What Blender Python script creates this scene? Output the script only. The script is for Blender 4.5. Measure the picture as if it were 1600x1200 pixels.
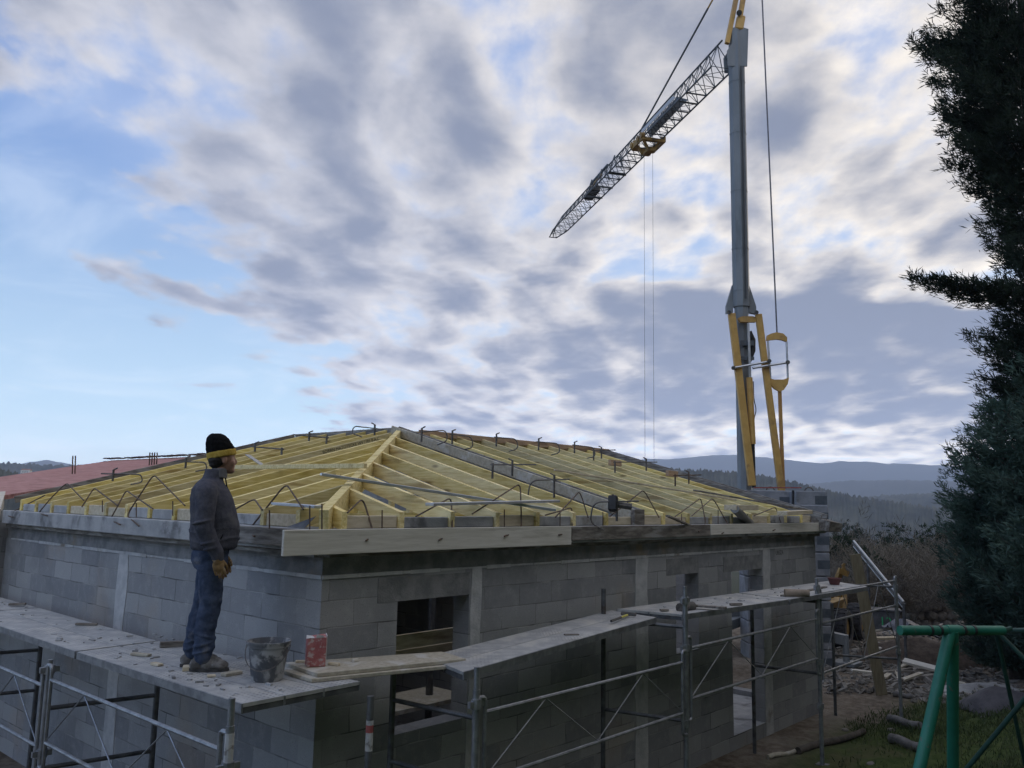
import bpy, bmesh, math, random
import numpy as np
from mathutils import Vector, Matrix, noise as mnoise
rnd = random.Random(7)
R = math.radians
scene = bpy.context.scene
col = scene.collection
for o in list(bpy.data.objects): bpy.data.objects.remove(o)

# ------------------------------------------------------------------ camera
FPX = 1298.0
PITCH, ROLL, YAW = R(8.075), R(1.118), R(41.872)
CAM = Vector((-3.967, -5.504, 0.610))
fw = Vector((math.cos(PITCH)*math.cos(YAW), math.cos(PITCH)*math.sin(YAW), math.sin(PITCH)))
rt0 = Vector((math.sin(YAW), -math.cos(YAW), 0)); up0 = rt0.cross(fw)
rt = rt0*math.cos(ROLL)+up0*math.sin(ROLL); up = up0*math.cos(ROLL)-rt0*math.sin(ROLL)
cd = bpy.data.cameras.new("camera"); cam = bpy.data.objects.new("camera", cd); col.objects.link(cam)
cd.sensor_width = 36; cd.lens = 36*FPX/1600; cd.clip_start = .1; cd.clip_end = 30000
M = Matrix.Identity(4)
for i in range(3):
    M[i][0], M[i][1], M[i][2], M[i][3] = rt[i], up[i], -fw[i], CAM[i]
cam.matrix_world = M
scene.camera = cam

# ------------------------------------------------------------------ exposure, world, sun
vs = scene.view_settings
vs.view_transform = 'Standard'; vs.look = 'None'; vs.exposure = 0.62; vs.gamma = 1.0; vs.use_curve_mapping = False
scene.cycles.max_bounces = 6; scene.cycles.diffuse_bounces = 3; scene.cycles.volume_bounces = 0
scene.cycles.transparent_max_bounces = 8
SUN_AZ, SUN_EL = YAW-R(42), R(9)           # low evening sun ahead and to the right, behind cloud

class NT:
    """tiny node-tree writer"""
    def __init__(s, t): s.t = t
    def n(s, typ, **kw):
        nd = s.t.nodes.new(typ)
        for k, v in kw.items():
            if k == 'ins':
                for a, b in v.items():
                    if hasattr(b, 'is_linked') or isinstance(b, bpy.types.NodeSocket): s.t.links.new(b, nd.inputs[a])
                    else: nd.inputs[a].default_value = b
            else: setattr(nd, k, v)
        return nd
    def m(s, op, a, b=0.0, c=0.0, clamp=False):
        nd = s.t.nodes.new('ShaderNodeMath'); nd.operation = op; nd.use_clamp = clamp
        for i, v in enumerate((a, b, c)):
            if isinstance(v, bpy.types.NodeSocket): s.t.links.new(v, nd.inputs[i])
            else: nd.inputs[i].default_value = v
        return nd.outputs[0]
    def mix(s, f, a, b, blend='MIX'):
        nd = s.t.nodes.new('ShaderNodeMix'); nd.data_type = 'RGBA'; nd.blend_type = blend
        for k, v in ((0, f), (6, a), (7, b)):
            if isinstance(v, bpy.types.NodeSocket): s.t.links.new(v, nd.inputs[k])
            elif k == 0: nd.inputs[0].default_value = v
            else: nd.inputs[k].default_value = (*v, 1) if len(v) == 3 else v
        return nd.outputs[2]
    def sm(s, v, a, b):
        nd = s.t.nodes.new('ShaderNodeMapRange'); nd.interpolation_type = 'SMOOTHSTEP'; nd.clamp = True
        s.t.links.new(v, nd.inputs[0]); nd.inputs[1].default_value = a; nd.inputs[2].default_value = b
        nd.inputs[3].default_value = 0; nd.inputs[4].default_value = 1
        return nd.outputs[0]
    def noise(s, vec, scale, detail=6, rough=.55, dist=0.0, dim='3D'):
        nd = s.n('ShaderNodeTexNoise', noise_dimensions=dim)
        nd.inputs['Scale'].default_value = scale; nd.inputs['Detail'].default_value = detail
        nd.inputs['Roughness'].default_value = rough; nd.inputs['Distortion'].default_value = dist
        if vec is not None: s.t.links.new(vec, nd.inputs['Vector'])
        return nd.outputs[0]

world = bpy.data.worlds.new("World"); scene.world = world; world.use_nodes = True
HAZE_K, BACK_GAIN = .00030, 1.75
def build_world():
    t = world.node_tree; t.nodes.clear(); N = NT(t)
    out = N.n('ShaderNodeOutputWorld')
    sky = N.n('ShaderNodeTexSky', sky_type='NISHITA'); sky.sun_disc = False
    sky.sun_elevation = SUN_EL; sky.sun_rotation = R(90)-SUN_AZ; sky.altitude = 400
    sky.air_density = 1.0; sky.dust_density = .6; sky.ozone_density = 2.0
    tc = N.n('ShaderNodeTexCoord').outputs['Generated']
    sep = N.n('ShaderNodeSeparateXYZ', ins={0: tc}); X, Y, Z = sep.outputs
    ca, sa = math.cos(YAW), math.sin(YAW)
    zc = N.m('MAXIMUM', Z, 0.0)
    zp = N.m('ADD', zc, 0.12)
    fr = N.m('ADD', N.m('MULTIPLY', X, ca), N.m('MULTIPLY', Y, sa))
    ri = N.m('SUBTRACT', N.m('MULTIPLY', X, sa), N.m('MULTIPLY', Y, ca))
    a = N.m('DIVIDE', ri, zp); b = N.m('DIVIDE', fr, zp)
    P = N.n('ShaderNodeCombineXYZ', ins={0: a, 1: b, 2: 0.0}).outputs[0]
    # slow warp so that the cloudlets line up in curving bands
    wn = N.n('ShaderNodeTexNoise'); wn.inputs['Scale'].default_value = 1.1; wn.inputs['Detail'].default_value = 3; t.links.new(P, wn.inputs['Vector'])
    wv = N.n('ShaderNodeVectorMath', operation='MULTIPLY_ADD', ins={0: wn.outputs['Color'], 1: (.22, .22, 0), 2: P}).outputs[0]
    # denser low bank in front, right of the middle; clear air to the left
    wob = N.m('MULTIPLY', N.m('SUBTRACT', N.noise(P, 2.2, 5, .55), .5), 1.1)
    edge = N.m('ADD', N.m('ADD', a, 1.06), wob)
    cov = N.m('MULTIPLY', N.sm(edge, -.45, .50), .74)
    def wisp(a0, b0, an, la, lb, w):                    # a lone streak out in the clear air
        ua = N.m('SUBTRACT', a, a0); ub = N.m('SUBTRACT', b, b0); c_, s_ = math.cos(an), math.sin(an)
        p = N.m('ADD', N.m('MULTIPLY', ua, c_), N.m('MULTIPLY', ub, s_)); q_ = N.m('SUBTRACT', N.m('MULTIPLY', ub, c_), N.m('MULTIPLY', ua, s_))
        r2 = N.m('ADD', N.m('POWER', N.m('ABSOLUTE', N.m('DIVIDE', p, la)), 2.0), N.m('POWER', N.m('ABSOLUTE', N.m('DIVIDE', q_, lb)), 2.0))
        return N.m('MULTIPLY', N.m('EXPONENT', N.m('MULTIPLY', r2, -1.0)), w)
    cov = N.m('MINIMUM', N.m('ADD', N.m('ADD', cov, wisp(-1.22, 2.35, 1.16, .42, .10, .36)), wisp(-1.42, 3.81, 0.0, .16, .10, .44)), .80)
    bank = N.m('MULTIPLY', N.sm(N.m('ADD', b, N.m('MULTIPLY', N.m('SUBTRACT', wob, 0), .25)), 2.50, 2.66), N.sm(N.m('ADD', a, N.m('MULTIPLY', wob, .35)), .05, .7))
    bank = N.m('MULTIPLY', bank, N.m('SUBTRACT', 1.0, N.sm(b, 3.9, 4.7)))
    def dens(vec):
        mp = N.n('ShaderNodeMapping', ins={0: vec}); mp.inputs['Rotation'].default_value = (0, 0, R(18)); mp.inputs['Scale'].default_value = (1.05, .66, 1)
        mp.inputs['Location'].default_value = (4.3, 2.2, 0)
        v = mp.outputs[0]
        big = N.noise(v, 1.5, 4, .5); fine = N.noise(v, 9.5, 8, .62)
        jit = N.n('ShaderNodeTexNoise'); jit.inputs['Scale'].default_value = 5; jit.inputs['Detail'].default_value = 4; t.links.new(v, jit.inputs['Vector'])
        vj = N.n('ShaderNodeVectorMath', operation='MULTIPLY_ADD', ins={0: jit.outputs['Color'], 1: (.16, .16, 0), 2: v}).outputs[0]
        vo = N.n('ShaderNodeTexVoronoi', ins={'Vector': vj}, feature='SMOOTH_F1', voronoi_dimensions='2D')
        vo.inputs['Scale'].default_value = 4.2; vo.inputs['Smoothness'].default_value = .55; vo.inputs['Detail'].default_value = 2.0; vo.inputs['Roughness'].default_value = .45
        puff = N.m('SUBTRACT', .92, N.m('MULTIPLY', vo.outputs['Distance'], .95))
        midn = N.m('ADD', N.m('MULTIPLY', puff, .6), N.m('MULTIPLY', N.noise(v, 3.6, 5, .55), .4))
        s = N.m('ADD', N.m('MULTIPLY', big, .50), N.m('MULTIPLY', midn, .55))
        return N.m('ADD', s, N.m('MULTIPLY', fine, .30)), big, midn
    d0, big0, mid0 = dens(wv)
    off = N.n('ShaderNodeVectorMath', operation='ADD', ins={0: wv, 1: (.028, .055, 0)}).outputs[0]
    d1, _, _ = dens(off)
    d = N.m('ADD', N.m('ADD', N.m('SUBTRACT', d0, .585), N.m('MULTIPLY', N.m('SUBTRACT', cov, .62), .62)), N.m('MULTIPLY', bank, .30))
    mask = N.sm(d, -.13, .08)
    thick = N.sm(d, -.06, .40)
    slope = N.m('SUBTRACT', d0, d1)                    # rises towards the light
    lite = N.m('ADD', .5, N.m('MULTIPLY', slope, 4.4), clamp=True)
    glow = N.sm(N.m('ADD', ri, N.m('MULTIPLY', fr, .25)), -.15, .75)      # the sun's side
    lit = N.mix(glow, (.50, .495, .52), (.80, .725, .62))
    shade = N.mix(glow, (.165, .188, .258), (.148, .168, .228))
    q = N.m('ADD', N.m('MULTIPLY', lite, .52), N.m('MULTIPLY', N.m('SUBTRACT', 1.0, thick), .62))
    q = N.m('ADD', q, N.m('MULTIPLY', N.m('SUBTRACT', .5, big0), 1.5))
    q = N.m('ADD', q, N.m('MULTIPLY', N.m('SUBTRACT', N.noise(wv, 17, 5, .6), .5), .42))
    q = N.m('ADD', q, N.m('MULTIPLY', N.m('SUBTRACT', .5, mid0), 1.5))
    q = N.m('SUBTRACT', q, N.m('MULTIPLY', N.m('MULTIPLY', bank, N.m('SUBTRACT', 1.0, N.m('MULTIPLY', N.sm(b, 2.7, 3.8), .55))), .36))
    c = N.mix(N.sm(q, .10, 1.86), shade, lit)
    # sky behind: Nishita pulled to the pale clear blue of the evening
    el = N.sm(Z, 0.0, .50)
    tint = N.mix(el, (.37, .505, .615), (.085, .18, .45))
    nish = N.n('ShaderNodeVectorMath', operation='SCALE', ins={0: sky.outputs[0]}); nish.inputs['Scale'].default_value = .10
    base = N.mix(.80, nish.outputs[0], tint)
    veil = N.m('MULTIPLY', N.sm(N.noise(wv, 1.6, 5, .6, .6), .45, .75), .35)
    base = N.mix(veil, base, (.52, .58, .66))
    base = N.mix(N.m('MULTIPLY', N.sm(edge, -.1, .6), .42), base, (.36, .42, .55))
    c2 = N.mix(N.m('MULTIPLY', mask, N.sm(Z, 0.01, .045)), base, c)
    # pale bright air low over the hills
    low = N.m('SUBTRACT', 1.0, N.sm(Z, .0, .10))
    c2 = N.mix(N.m('MULTIPLY', low, .35), c2, (.60, .62, .635))
    # the low sky shines through the haze; the unseen sky behind the camera is brightened to light the walls
    path = N.m('MINIMUM', N.m('DIVIDE', HAZE_K*330, N.m('MAXIMUM', Z, .004)), HAZE_K*6700)
    boost = N.m('MULTIPLY', N.m('EXPONENT', path), N.m('ADD', 1.0, N.m('MULTIPLY', N.m('SUBTRACT', N.m('EXPONENT', N.m('MULTIPLY', path, -1.0)), 1.0), .28)))
    back = N.sm(fr, -.75, .25)
    bb = N.m('MULTIPLY', boost, N.m('ADD', N.m('MULTIPLY', back, 1-BACK_GAIN), BACK_GAIN))
    c2 = N.mix(N.sm(Z, -.02, -.06), c2, (.05, .05, .045))
    c3 = N.n('ShaderNodeVectorMath', operation='SCALE', ins={0: c2, 'Scale': bb})
    bg = N.n('ShaderNodeBackground', ins={0: c3.outputs[0], 1: 1.0})
    t.links.new(bg.outputs[0], out.inputs[0])
build_world()
sl = bpy.data.lights.new("sun", 'SUN'); sl.energy = .5; sl.angle = R(20); sl.color = (1, .86, .70)
so = bpy.data.objects.new("sun", sl); col.objects.link(so)
so.rotation_euler = Vector((math.cos(SUN_AZ)*math.cos(SUN_EL), math.sin(SUN_AZ)*math.cos(SUN_EL), math.sin(SUN_EL))).to_track_quat('Z', 'Y').to_euler()
so.location = (20, 0, 30)

# ------------------------------------------------------------------ helpers
V3 = Vector
def ray(x, y): return fw+rt*((x-800)/FPX)-up*((y-600)/FPX)
def on(x, y, n, c):
    n = V3(n); d = ray(x, y); return CAM+d*((c-n.dot(CAM))/n.dot(d))
def onz(x, y, z): return on(x, y, (0, 0, 1), z)
def ony(x, y, c): return on(x, y, (0, 1, 0), c)
def onx(x, y, c): return on(x, y, (1, 0, 0), c)

class MB:
    def __init__(s): s.v = []; s.f = []
    def add(s, vs, fs):
        k = len(s.v); s.v += [tuple(p) for p in vs]; s.f += [tuple(i+k for i in f) for f in fs]; return s
    def hexa(s, p):     # 8 points: bottom loop 0-3, top loop 4-7
        return s.add(p, [(3, 2, 1, 0), (4, 5, 6, 7), (0, 1, 5, 4), (1, 2, 6, 5), (2, 3, 7, 6), (3, 0, 4, 7)])
    def box(s, a, b):
        x0, y0, z0 = a; x1, y1, z1 = b
        return s.hexa([(x0, y0, z0), (x1, y0, z0), (x1, y1, z0), (x0, y1, z0), (x0, y0, z1), (x1, y0, z1), (x1, y1, z1), (x0, y1, z1)])
    def rbox(s, c, size, rot=(0, 0, 0)):
        from mathutils import Euler
        m = Euler(rot).to_matrix(); c = V3(c); x, y, z = [k/2 for k in size]
        return s.hexa([c+m @ V3(q) for q in ((-x, -y, -z), (x, -y, -z), (x, y, -z), (-x, y, -z), (-x, -y, z), (x, -y, z), (x, y, z), (-x, y, z))])
    def beam(s, p, q, w, h, upv=(0, 0, 1), w2=None, h2=None):   # h along upv (centred)
        p, q = V3(p), V3(q); d = (q-p).normalized(); u = V3(upv); sd = d.cross(u)
        if sd.length < 1e-4: sd = d.cross(V3((1, 0, 0)))
        sd.normalize(); u = sd.cross(d).normalized(); w2 = w2 or w; h2 = h2 or h
        a = [p-sd*w/2-u*h/2, p+sd*w/2-u*h/2, p+sd*w/2+u*h/2, p-sd*w/2+u*h/2]
        b = [q-sd*w2/2-u*h2/2, q+sd*w2/2-u*h2/2, q+sd*w2/2+u*h2/2, q-sd*w2/2+u*h2/2]
        return s.hexa(a+b)
    def tube(s, pts, r, n=8, r2=None, caps=True):
        pts = [V3(p) for p in pts]; m = len(pts); rings = []
        t0 = (pts[1]-pts[0]).normalized()
        ref = V3((0, 0, 1)) if abs(t0.z) < .9 else V3((1, 0, 0))
        nrm = t0.cross(ref).normalized()
        for i, p in enumerate(pts):
            if i == 0: t = t0
            elif i == m-1: t = (pts[i]-pts[i-1]).normalized()
            else: t = ((pts[i+1]-pts[i]).normalized()+(pts[i]-pts[i-1]).normalized())
            if t.length < 1e-6: t = t0
            t.normalize()
            nrm = (nrm-t*nrm.dot(t)); nrm.normalize(); bn = t.cross(nrm)
            rr = r if r2 is None else r+(r2-r)*i/(m-1)
            rings.append([p+(nrm*math.cos(k*2*math.pi/n)+bn*math.sin(k*2*math.pi/n))*rr for k in range(n)])
        vs = [q for rg in rings for q in rg]; fs = []
        for i in range(m-1):
            for k in range(n):
                k2 = (k+1) % n; fs.append((i*n+k, i*n+k2, (i+1)*n+k2, (i+1)*n+k))
        if caps: fs += [tuple(range(n))[::-1], tuple((m-1)*n+k for k in range(n))]
        return s.add(vs, fs)
    def prism(s, poly, d):   # poly: list of 3D points, extruded by vector d
        d = V3(d); n = len(poly); vs = [V3(p) for p in poly]+[V3(p)+d for p in poly]
        return s.add(vs, [tuple(range(n))[::-1], tuple(range(n, 2*n))]+[(i, (i+1) % n, (i+1) % n+n, i+n) for i in range(n)])
    def lathe(s, prof, c, n=24):
        c = V3(c); vs = []; fs = []; m = len(prof)
        for r_, z in prof:
            for k in range(n): vs.append(c+V3((r_*math.cos(2*math.pi*k/n), r_*math.sin(2*math.pi*k/n), z)))
        for i in range(m-1):
            for k in range(n): fs.append((i*n+k, i*n+(k+1) % n, (i+1)*n+(k+1) % n, (i+1)*n+k))
        return s.add(vs, fs)
    def build(s, name, m, parent=None, smooth=False, bevel=0, loc=None):
        me = bpy.data.meshes.new(name)
        off = V3((0, 0, 0))
        if parent is not None: off = wloc(parent)
        elif loc is not None: off = V3(loc)
        me.from_pydata([tuple(V3(p)-off) for p in s.v], [], s.f); me.validate()
        bm = bmesh.new(); bm.from_mesh(me); bmesh.ops.recalc_face_normals(bm, faces=bm.faces); bm.to_mesh(me); bm.free()
        if smooth: me.polygons.foreach_set('use_smooth', [True]*len(me.polygons))
        me.materials.append(m)
        o = bpy.data.objects.new(name, me); col.objects.link(o)
        if parent is not None: o.parent = parent
        elif loc is not None: o.location = off
        if smooth: 
            try: me.set_sharp_from_angle(angle=R(42))
            except Exception: pass
        if bevel:
            b = o.modifiers.new('bevel', 'BEVEL'); b.width = bevel; b.segments = 1; b.limit_method = 'ANGLE'
        return o
def wloc(o):
    p = V3(o.location); q = o.parent
    while q is not None: p = p+V3(q.location); q = q.parent
    return p
def tag(o, label, cat, group=None, kind=None):
    if label: o['label'] = label
    if cat: o['category'] = cat
    if group: o['group'] = group
    if kind: o['kind'] = kind
    return o
def empty(name, loc, label, cat, group=None):
    o = bpy.data.objects.new(name, None); o.empty_display_size = .1; o.location = loc; col.objects.link(o)
    return tag(o, label, cat, group)
def arc(c, a, b, r_, t0, t1, n=8):   # arc in the plane of unit vectors a, b
    return [V3(c)+V3(a)*r_*math.cos(t0+(t1-t0)*i/n)+V3(b)*r_*math.sin(t0+(t1-t0)*i/n) for i in range(n+1)]
def rounded(pts, r_, n=5):           # polyline with rounded inner corners
    pts = [V3(p) for p in pts]; out = [pts[0]]
    for i in range(1, len(pts)-1):
        a, b, c = pts[i-1], pts[i], pts[i+1]
        rr = min(r_, (a-b).length*.45, (c-b).length*.45)
        p, q = b+(a-b).normalized()*rr, b+(c-b).normalized()*rr
        for k in range(n+1):
            t = k/n; out.append(p*(1-t)**2+b*2*t*(1-t)+q*t*t)
    return out+[pts[-1]]

# ------------------------------------------------------------------ materials
MATS = {}
def mat(name, c1, c2=None, scale=8, rough=.85, bump=.15, bscale=None, metal=0, stretch=(1, 1, 1), detail=6, c3=None, s3=2.0, lo=.35, hi=.65, t3=(.52, .66), coord='Object', spec=None, orand=0.0, knots=None):
    if name in MATS: return MATS[name]
    m = bpy.data.materials.new(name); m.use_nodes = True; t = m.node_tree; t.nodes.clear(); N = NT(t)
    out = N.n('ShaderNodeOutputMaterial'); bs = N.n('ShaderNodeBsdfPrincipled')
    tc = N.n('ShaderNodeTexCoord').outputs[coord]
    mp = N.n('ShaderNodeMapping', ins={0: tc}); mp.inputs['Scale'].default_value = stretch
    v = mp.outputs[0]
    f = N.sm(N.noise(v, scale, detail, .6), lo, hi)
    c = N.mix(f, c1, c2 or c1)
    if c3 is not None: c = N.mix(N.sm(N.noise(v, s3, 5, .6, .3), *t3), c, c3)
    if knots is not None:                       # knots and dark streaks of sawn timber
        kv = N.n('ShaderNodeTexVoronoi', ins={'Vector': N.n('ShaderNodeMapping', ins={0: tc, 'Scale': knots}).outputs[0]}); kv.inputs['Scale'].default_value = 2.6
        c = N.mix(N.m('MULTIPLY', N.m('SUBTRACT', 1.0, N.sm(kv.outputs['Distance'], .04, .13)), .75), c, (.17, .10, .04))
    if orand:
        oi = N.n('ShaderNodeObjectInfo').outputs['Random']
        hs = N.n('ShaderNodeHueSaturation', ins={'Color': c, 'Value': N.m('ADD', 1.0-orand, N.m('MULTIPLY', oi, 2*orand)), 'Saturation': N.m('ADD', .85, N.m('MULTIPLY', N.m('FRACT', N.m('MULTIPLY', oi, 7.3)), .3))})
        c = hs.outputs[0]
    t.links.new(c, bs.inputs['Base Color'])
    bs.inputs['Roughness'].default_value = rough; bs.inputs['Metallic'].default_value = metal
    if spec is not None: bs.inputs['Specular IOR Level'].default_value = spec
    if bump:
        bn = N.n('ShaderNodeBump'); bn.inputs['Strength'].default_value = bump; bn.inputs['Distance'].default_value = .02
        t.links.new(N.noise(v, bscale or scale*4, 5, .6), bn.inputs['Height']); t.links.new(bn.outputs[0], bs.inputs['Normal'])
    t.links.new(bs.outputs[0], out.inputs[0]); MATS[name] = m
    return m

def block_material(name, axis, rowh=.205):
    m = bpy.data.materials.new(name); m.use_nodes = True; t = m.node_tree; t.nodes.clear(); N = NT(t)
    out = N.n('ShaderNodeOutputMaterial'); bs = N.n('ShaderNodeBsdfPrincipled')
    tc = N.n('ShaderNodeTexCoord').outputs['Object']; sp = N.n('ShaderNodeSeparateXYZ', ins={0: tc})
    wob = N.noise(tc, 3.0, 3, .5)
    h = N.m('ADD', sp.outputs[2], N.m('ADD', 2.665, N.m('MULTIPLY', N.m('SUBTRACT', wob, .5), .02)))
    uu = N.m('ADD', sp.outputs[0 if axis == 'x' else 1], N.m('ADD', 20.13, N.m('MULTIPLY', N.m('SUBTRACT', N.noise(tc, 5.0, 2, .5), .5), .03)))
    v = N.n('ShaderNodeCombineXYZ', ins={0: uu, 1: h, 2: 0.0}).outputs[0]
    bk = N.n('ShaderNodeTexBrick', ins={'Vector': v}); bk.offset = .5; bk.squash = 1.0
    I = bk.inputs; I['Scale'].default_value = 1; I['Brick Width'].default_value = .505; I['Row Height'].default_value = rowh
    I['Mortar Size'].default_value = .006; I['Mortar Smooth'].default_value = .4; I['Bias'].default_value = 0
    I['Color1'].default_value = (.235, .24, .25, 1); I['Color2'].default_value = (.365, .366, .365, 1); I['Mortar'].default_value = (.27, .27, .27, 1)
    c = bk.outputs['Color']
    big = N.noise(tc, 1.1, 6, .6, .4); fine = N.noise(tc, 90, 3, .6); mid = N.noise(tc, 9, 6, .65)
    c = N.mix(N.m('MULTIPLY', N.sm(mid, .45, .75), .45), c, (.42, .42, .415))
    c = N.mix(N.m('MULTIPLY', N.sm(big, .52, .72), .35), c, (.13, .135, .14))
    c = N.mix(N.m('MULTIPLY', N.sm(N.noise(tc, .8, 4, .55), .56, .70), .30), c, (.42, .33, .24))
    # joints: part smeared with pale mortar, part open and dark
    mk = N.sm(N.noise(v, 2.3, 3, .5), .42, .58)
    jc = N.mix(mk, (.40, .40, .39), (.06, .06, .062))
    c = N.mix(N.m('MULTIPLY', bk.outputs['Fac'], N.m('ADD', .15, N.m('MULTIPLY', N.sm(N.noise(tc, 1.9, 3, .5), .40, .62), .6))), c, jc)
    pores = N.n('ShaderNodeTexVoronoi', ins={'Vector': tc}); pores.inputs['Scale'].default_value = 55
    c = N.mix(N.m('MULTIPLY', N.m('SUBTRACT', 1.0, N.sm(pores.outputs['Distance'], .10, .26)), N.m('MULTIPLY', N.sm(mid, .4, .6), .6)), c, (.11, .11, .115))
    c = N.mix(N.m('MULTIPLY', N.sm(fine, .5, .8), .35), c, (.12, .12, .12))
    t.links.new(c, bs.inputs['Base Color']); bs.inputs['Roughness'].default_value = .95; bs.inputs['Specular IOR Level'].default_value = .15
    bn = N.n('ShaderNodeBump'); bn.inputs['Strength'].default_value = .5; bn.inputs['Distance'].default_value = .012
    hh = N.m('SUBTRACT', N.m('ADD', N.m('MULTIPLY', fine, .35), N.m('MULTIPLY', mid, .4)), N.m('MULTIPLY', bk.outputs['Fac'], 1.0))
    t.links.new(hh, bn.inputs['Height']); t.links.new(bn.outputs[0], bs.inputs['Normal'])
    t.links.new(bs.outputs[0], out.inputs[0]); return m
M_blkx = block_material('blocks_along_x', 'x'); M_blky = block_material('blocks_along_y', 'y')
M_chain = mat('chain_block', (.165, .168, .172), (.26, .26, .255), 6, .95, .4, 60, c3=(.27, .22, .16), s3=1.3, t3=(.56, .72))
M_conc = mat('raw_concrete', (.32, .325, .33), (.43, .43, .425), 5, .92, .35, 60, c3=(.17, .17, .17), s3=2.2)
M_colm = mat('column_concrete', (.40, .405, .41), (.52, .52, .515), 7, .95, .4, 50, c3=(.22, .19, .15), s3=1.6, t3=(.55, .7))
YEL1, YEL2 = (.66, .525, .20), (.83, .70, .35)
M_wy = mat('treated_pine_y', YEL1, YEL2, 5, .8, .12, 30, stretch=(9, .8, 9), c3=(.42, .29, .10), s3=1.2, t3=(.52, .72), orand=.24, knots=(1, .5, 1.6))
M_wx = mat('treated_pine_x', YEL1, YEL2, 5, .8, .12, 30, stretch=(.8, 9, 9), c3=(.42, .29, .10), s3=1.2, t3=(.52, .72), orand=.24, knots=(.5, 1, 1.6))
M_wraw = mat('raw_pine', (.52, .44, .30), (.64, .56, .42), 5, .85, .12, 40, stretch=(1, 6, 6), c3=(.36, .27, .17), s3=1.5, t3=(.58, .76))
M_board = mat('pale_board', (.56, .53, .46), (.66, .63, .56), 4, .85, .1, 40, stretch=(.7, 6, 9), c3=(.40, .37, .31), s3=1.8, t3=(.56, .75))
M_grey = mat('weathered_board', (.12, .105, .09), (.24, .215, .185), 5, .9, .25, 40, stretch=(1, 5, 5), c3=(.30, .29, .27), s3=2.5)
M_greyy = mat('weathered_board_y', (.12, .108, .095), (.26, .24, .21), 5, .9, .25, 40, stretch=(6, .8, 6), c3=(.31, .30, .28), s3=2.5)
M_redwd = mat('reddish_board', (.36, .24, .15), (.46, .33, .22), 5, .85, .12, 40, stretch=(.8, 8, 8), c3=(.24, .16, .1), s3=2)
M_osb = mat('dusty_board', (.36, .32, .25), (.46, .42, .33), 22, .92, .25, 60, c3=(.52, .50, .45), s3=4)
M_rust = mat('rusty_rebar', (.07, .052, .042), (.14, .09, .06), 12, .8, .1)
M_steel = mat('dark_steel', (.09, .09, .092), (.18, .165, .15), 14, .55, .1, metal=.6)
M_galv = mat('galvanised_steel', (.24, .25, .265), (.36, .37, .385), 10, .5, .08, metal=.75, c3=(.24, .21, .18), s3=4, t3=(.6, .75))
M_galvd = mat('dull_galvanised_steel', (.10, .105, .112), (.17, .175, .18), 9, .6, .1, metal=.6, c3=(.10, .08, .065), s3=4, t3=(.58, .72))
M_alu = mat('aluminium', (.50, .52, .55), (.60, .62, .65), 8, .4, .04, metal=.7)
M_cranegrey = mat('crane_grey_paint', (.165, .185, .20), (.205, .225, .24), 3, .55, .05, c3=(.12, .14, .15), s3=1.2, stretch=(1, 1, .3))
M_craneyel = mat('crane_yellow_paint', (.48, .285, .075), (.58, .35, .10), 4, .55, .05, c3=(.34, .20, .07), s3=2)
M_jib = mat('jib_grey_paint', (.065, .08, .095), (.105, .12, .135), 6, .5, .05)
M_blk = mat('black_plastic', (.012, .012, .013), (.03, .03, .032), 10, .5, .05)
M_ballast = mat('ballast_concrete', (.20, .215, .235), (.28, .29, .31), 4, .9, .3, 40, c3=(.14, .145, .15), s3=1.5)
M_cable = mat('steel_cable', (.12, .125, .14), (.17, .17, .19), 20, .5, .0, metal=.5)

def deck_material():
    m = bpy.data.materials.new('perforated_steel_deck'); m.use_nodes = True; t = m.node_tree; t.nodes.clear(); N = NT(t)
    out = N.n('ShaderNodeOutputMaterial'); bs = N.n('ShaderNodeBsdfPrincipled')
    tc = N.n('ShaderNodeTexCoord').outputs['Object']
    vo = N.n('ShaderNodeTexVoronoi', ins={'Vector': tc}); vo.inputs['Scale'].default_value = 24; vo.inputs['Randomness'].default_value = .1
    dots = N.m('SUBTRACT', 1.0, N.sm(vo.outputs['Distance'], .15, .24))
    n = N.noise(tc, 5, 6, .65); c = N.mix(N.sm(n, .35, .7), (.33, .335, .34), (.50, .50, .485))
    c = N.mix(N.m('MULTIPLY', N.sm(N.noise(tc, 2.2, 6, .7, .4), .48, .66), .7), c, (.56, .54, .49))
    c = N.mix(N.m('MULTIPLY', dots, N.m('MULTIPLY', N.sm(N.noise(tc, 1.7, 5, .6), .38, .62), .7)), c, (.08, .08, .085))
    t.links.new(c, bs.inputs['Base Color']); bs.inputs['Roughness'].default_value = .65; bs.inputs['Metallic'].default_value = .25
    bn = N.n('ShaderNodeBump'); bn.inputs['Strength'].default_value = .5; bn.inputs['Distance'].default_value = .01; bn.invert = True
    t.links.new(dots, bn.inputs['Height']); t.links.new(bn.outputs[0], bs.inputs['Normal'])
    t.links.new(bs.outputs[0], out.inputs[0]); return m
M_deck = deck_material()

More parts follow.
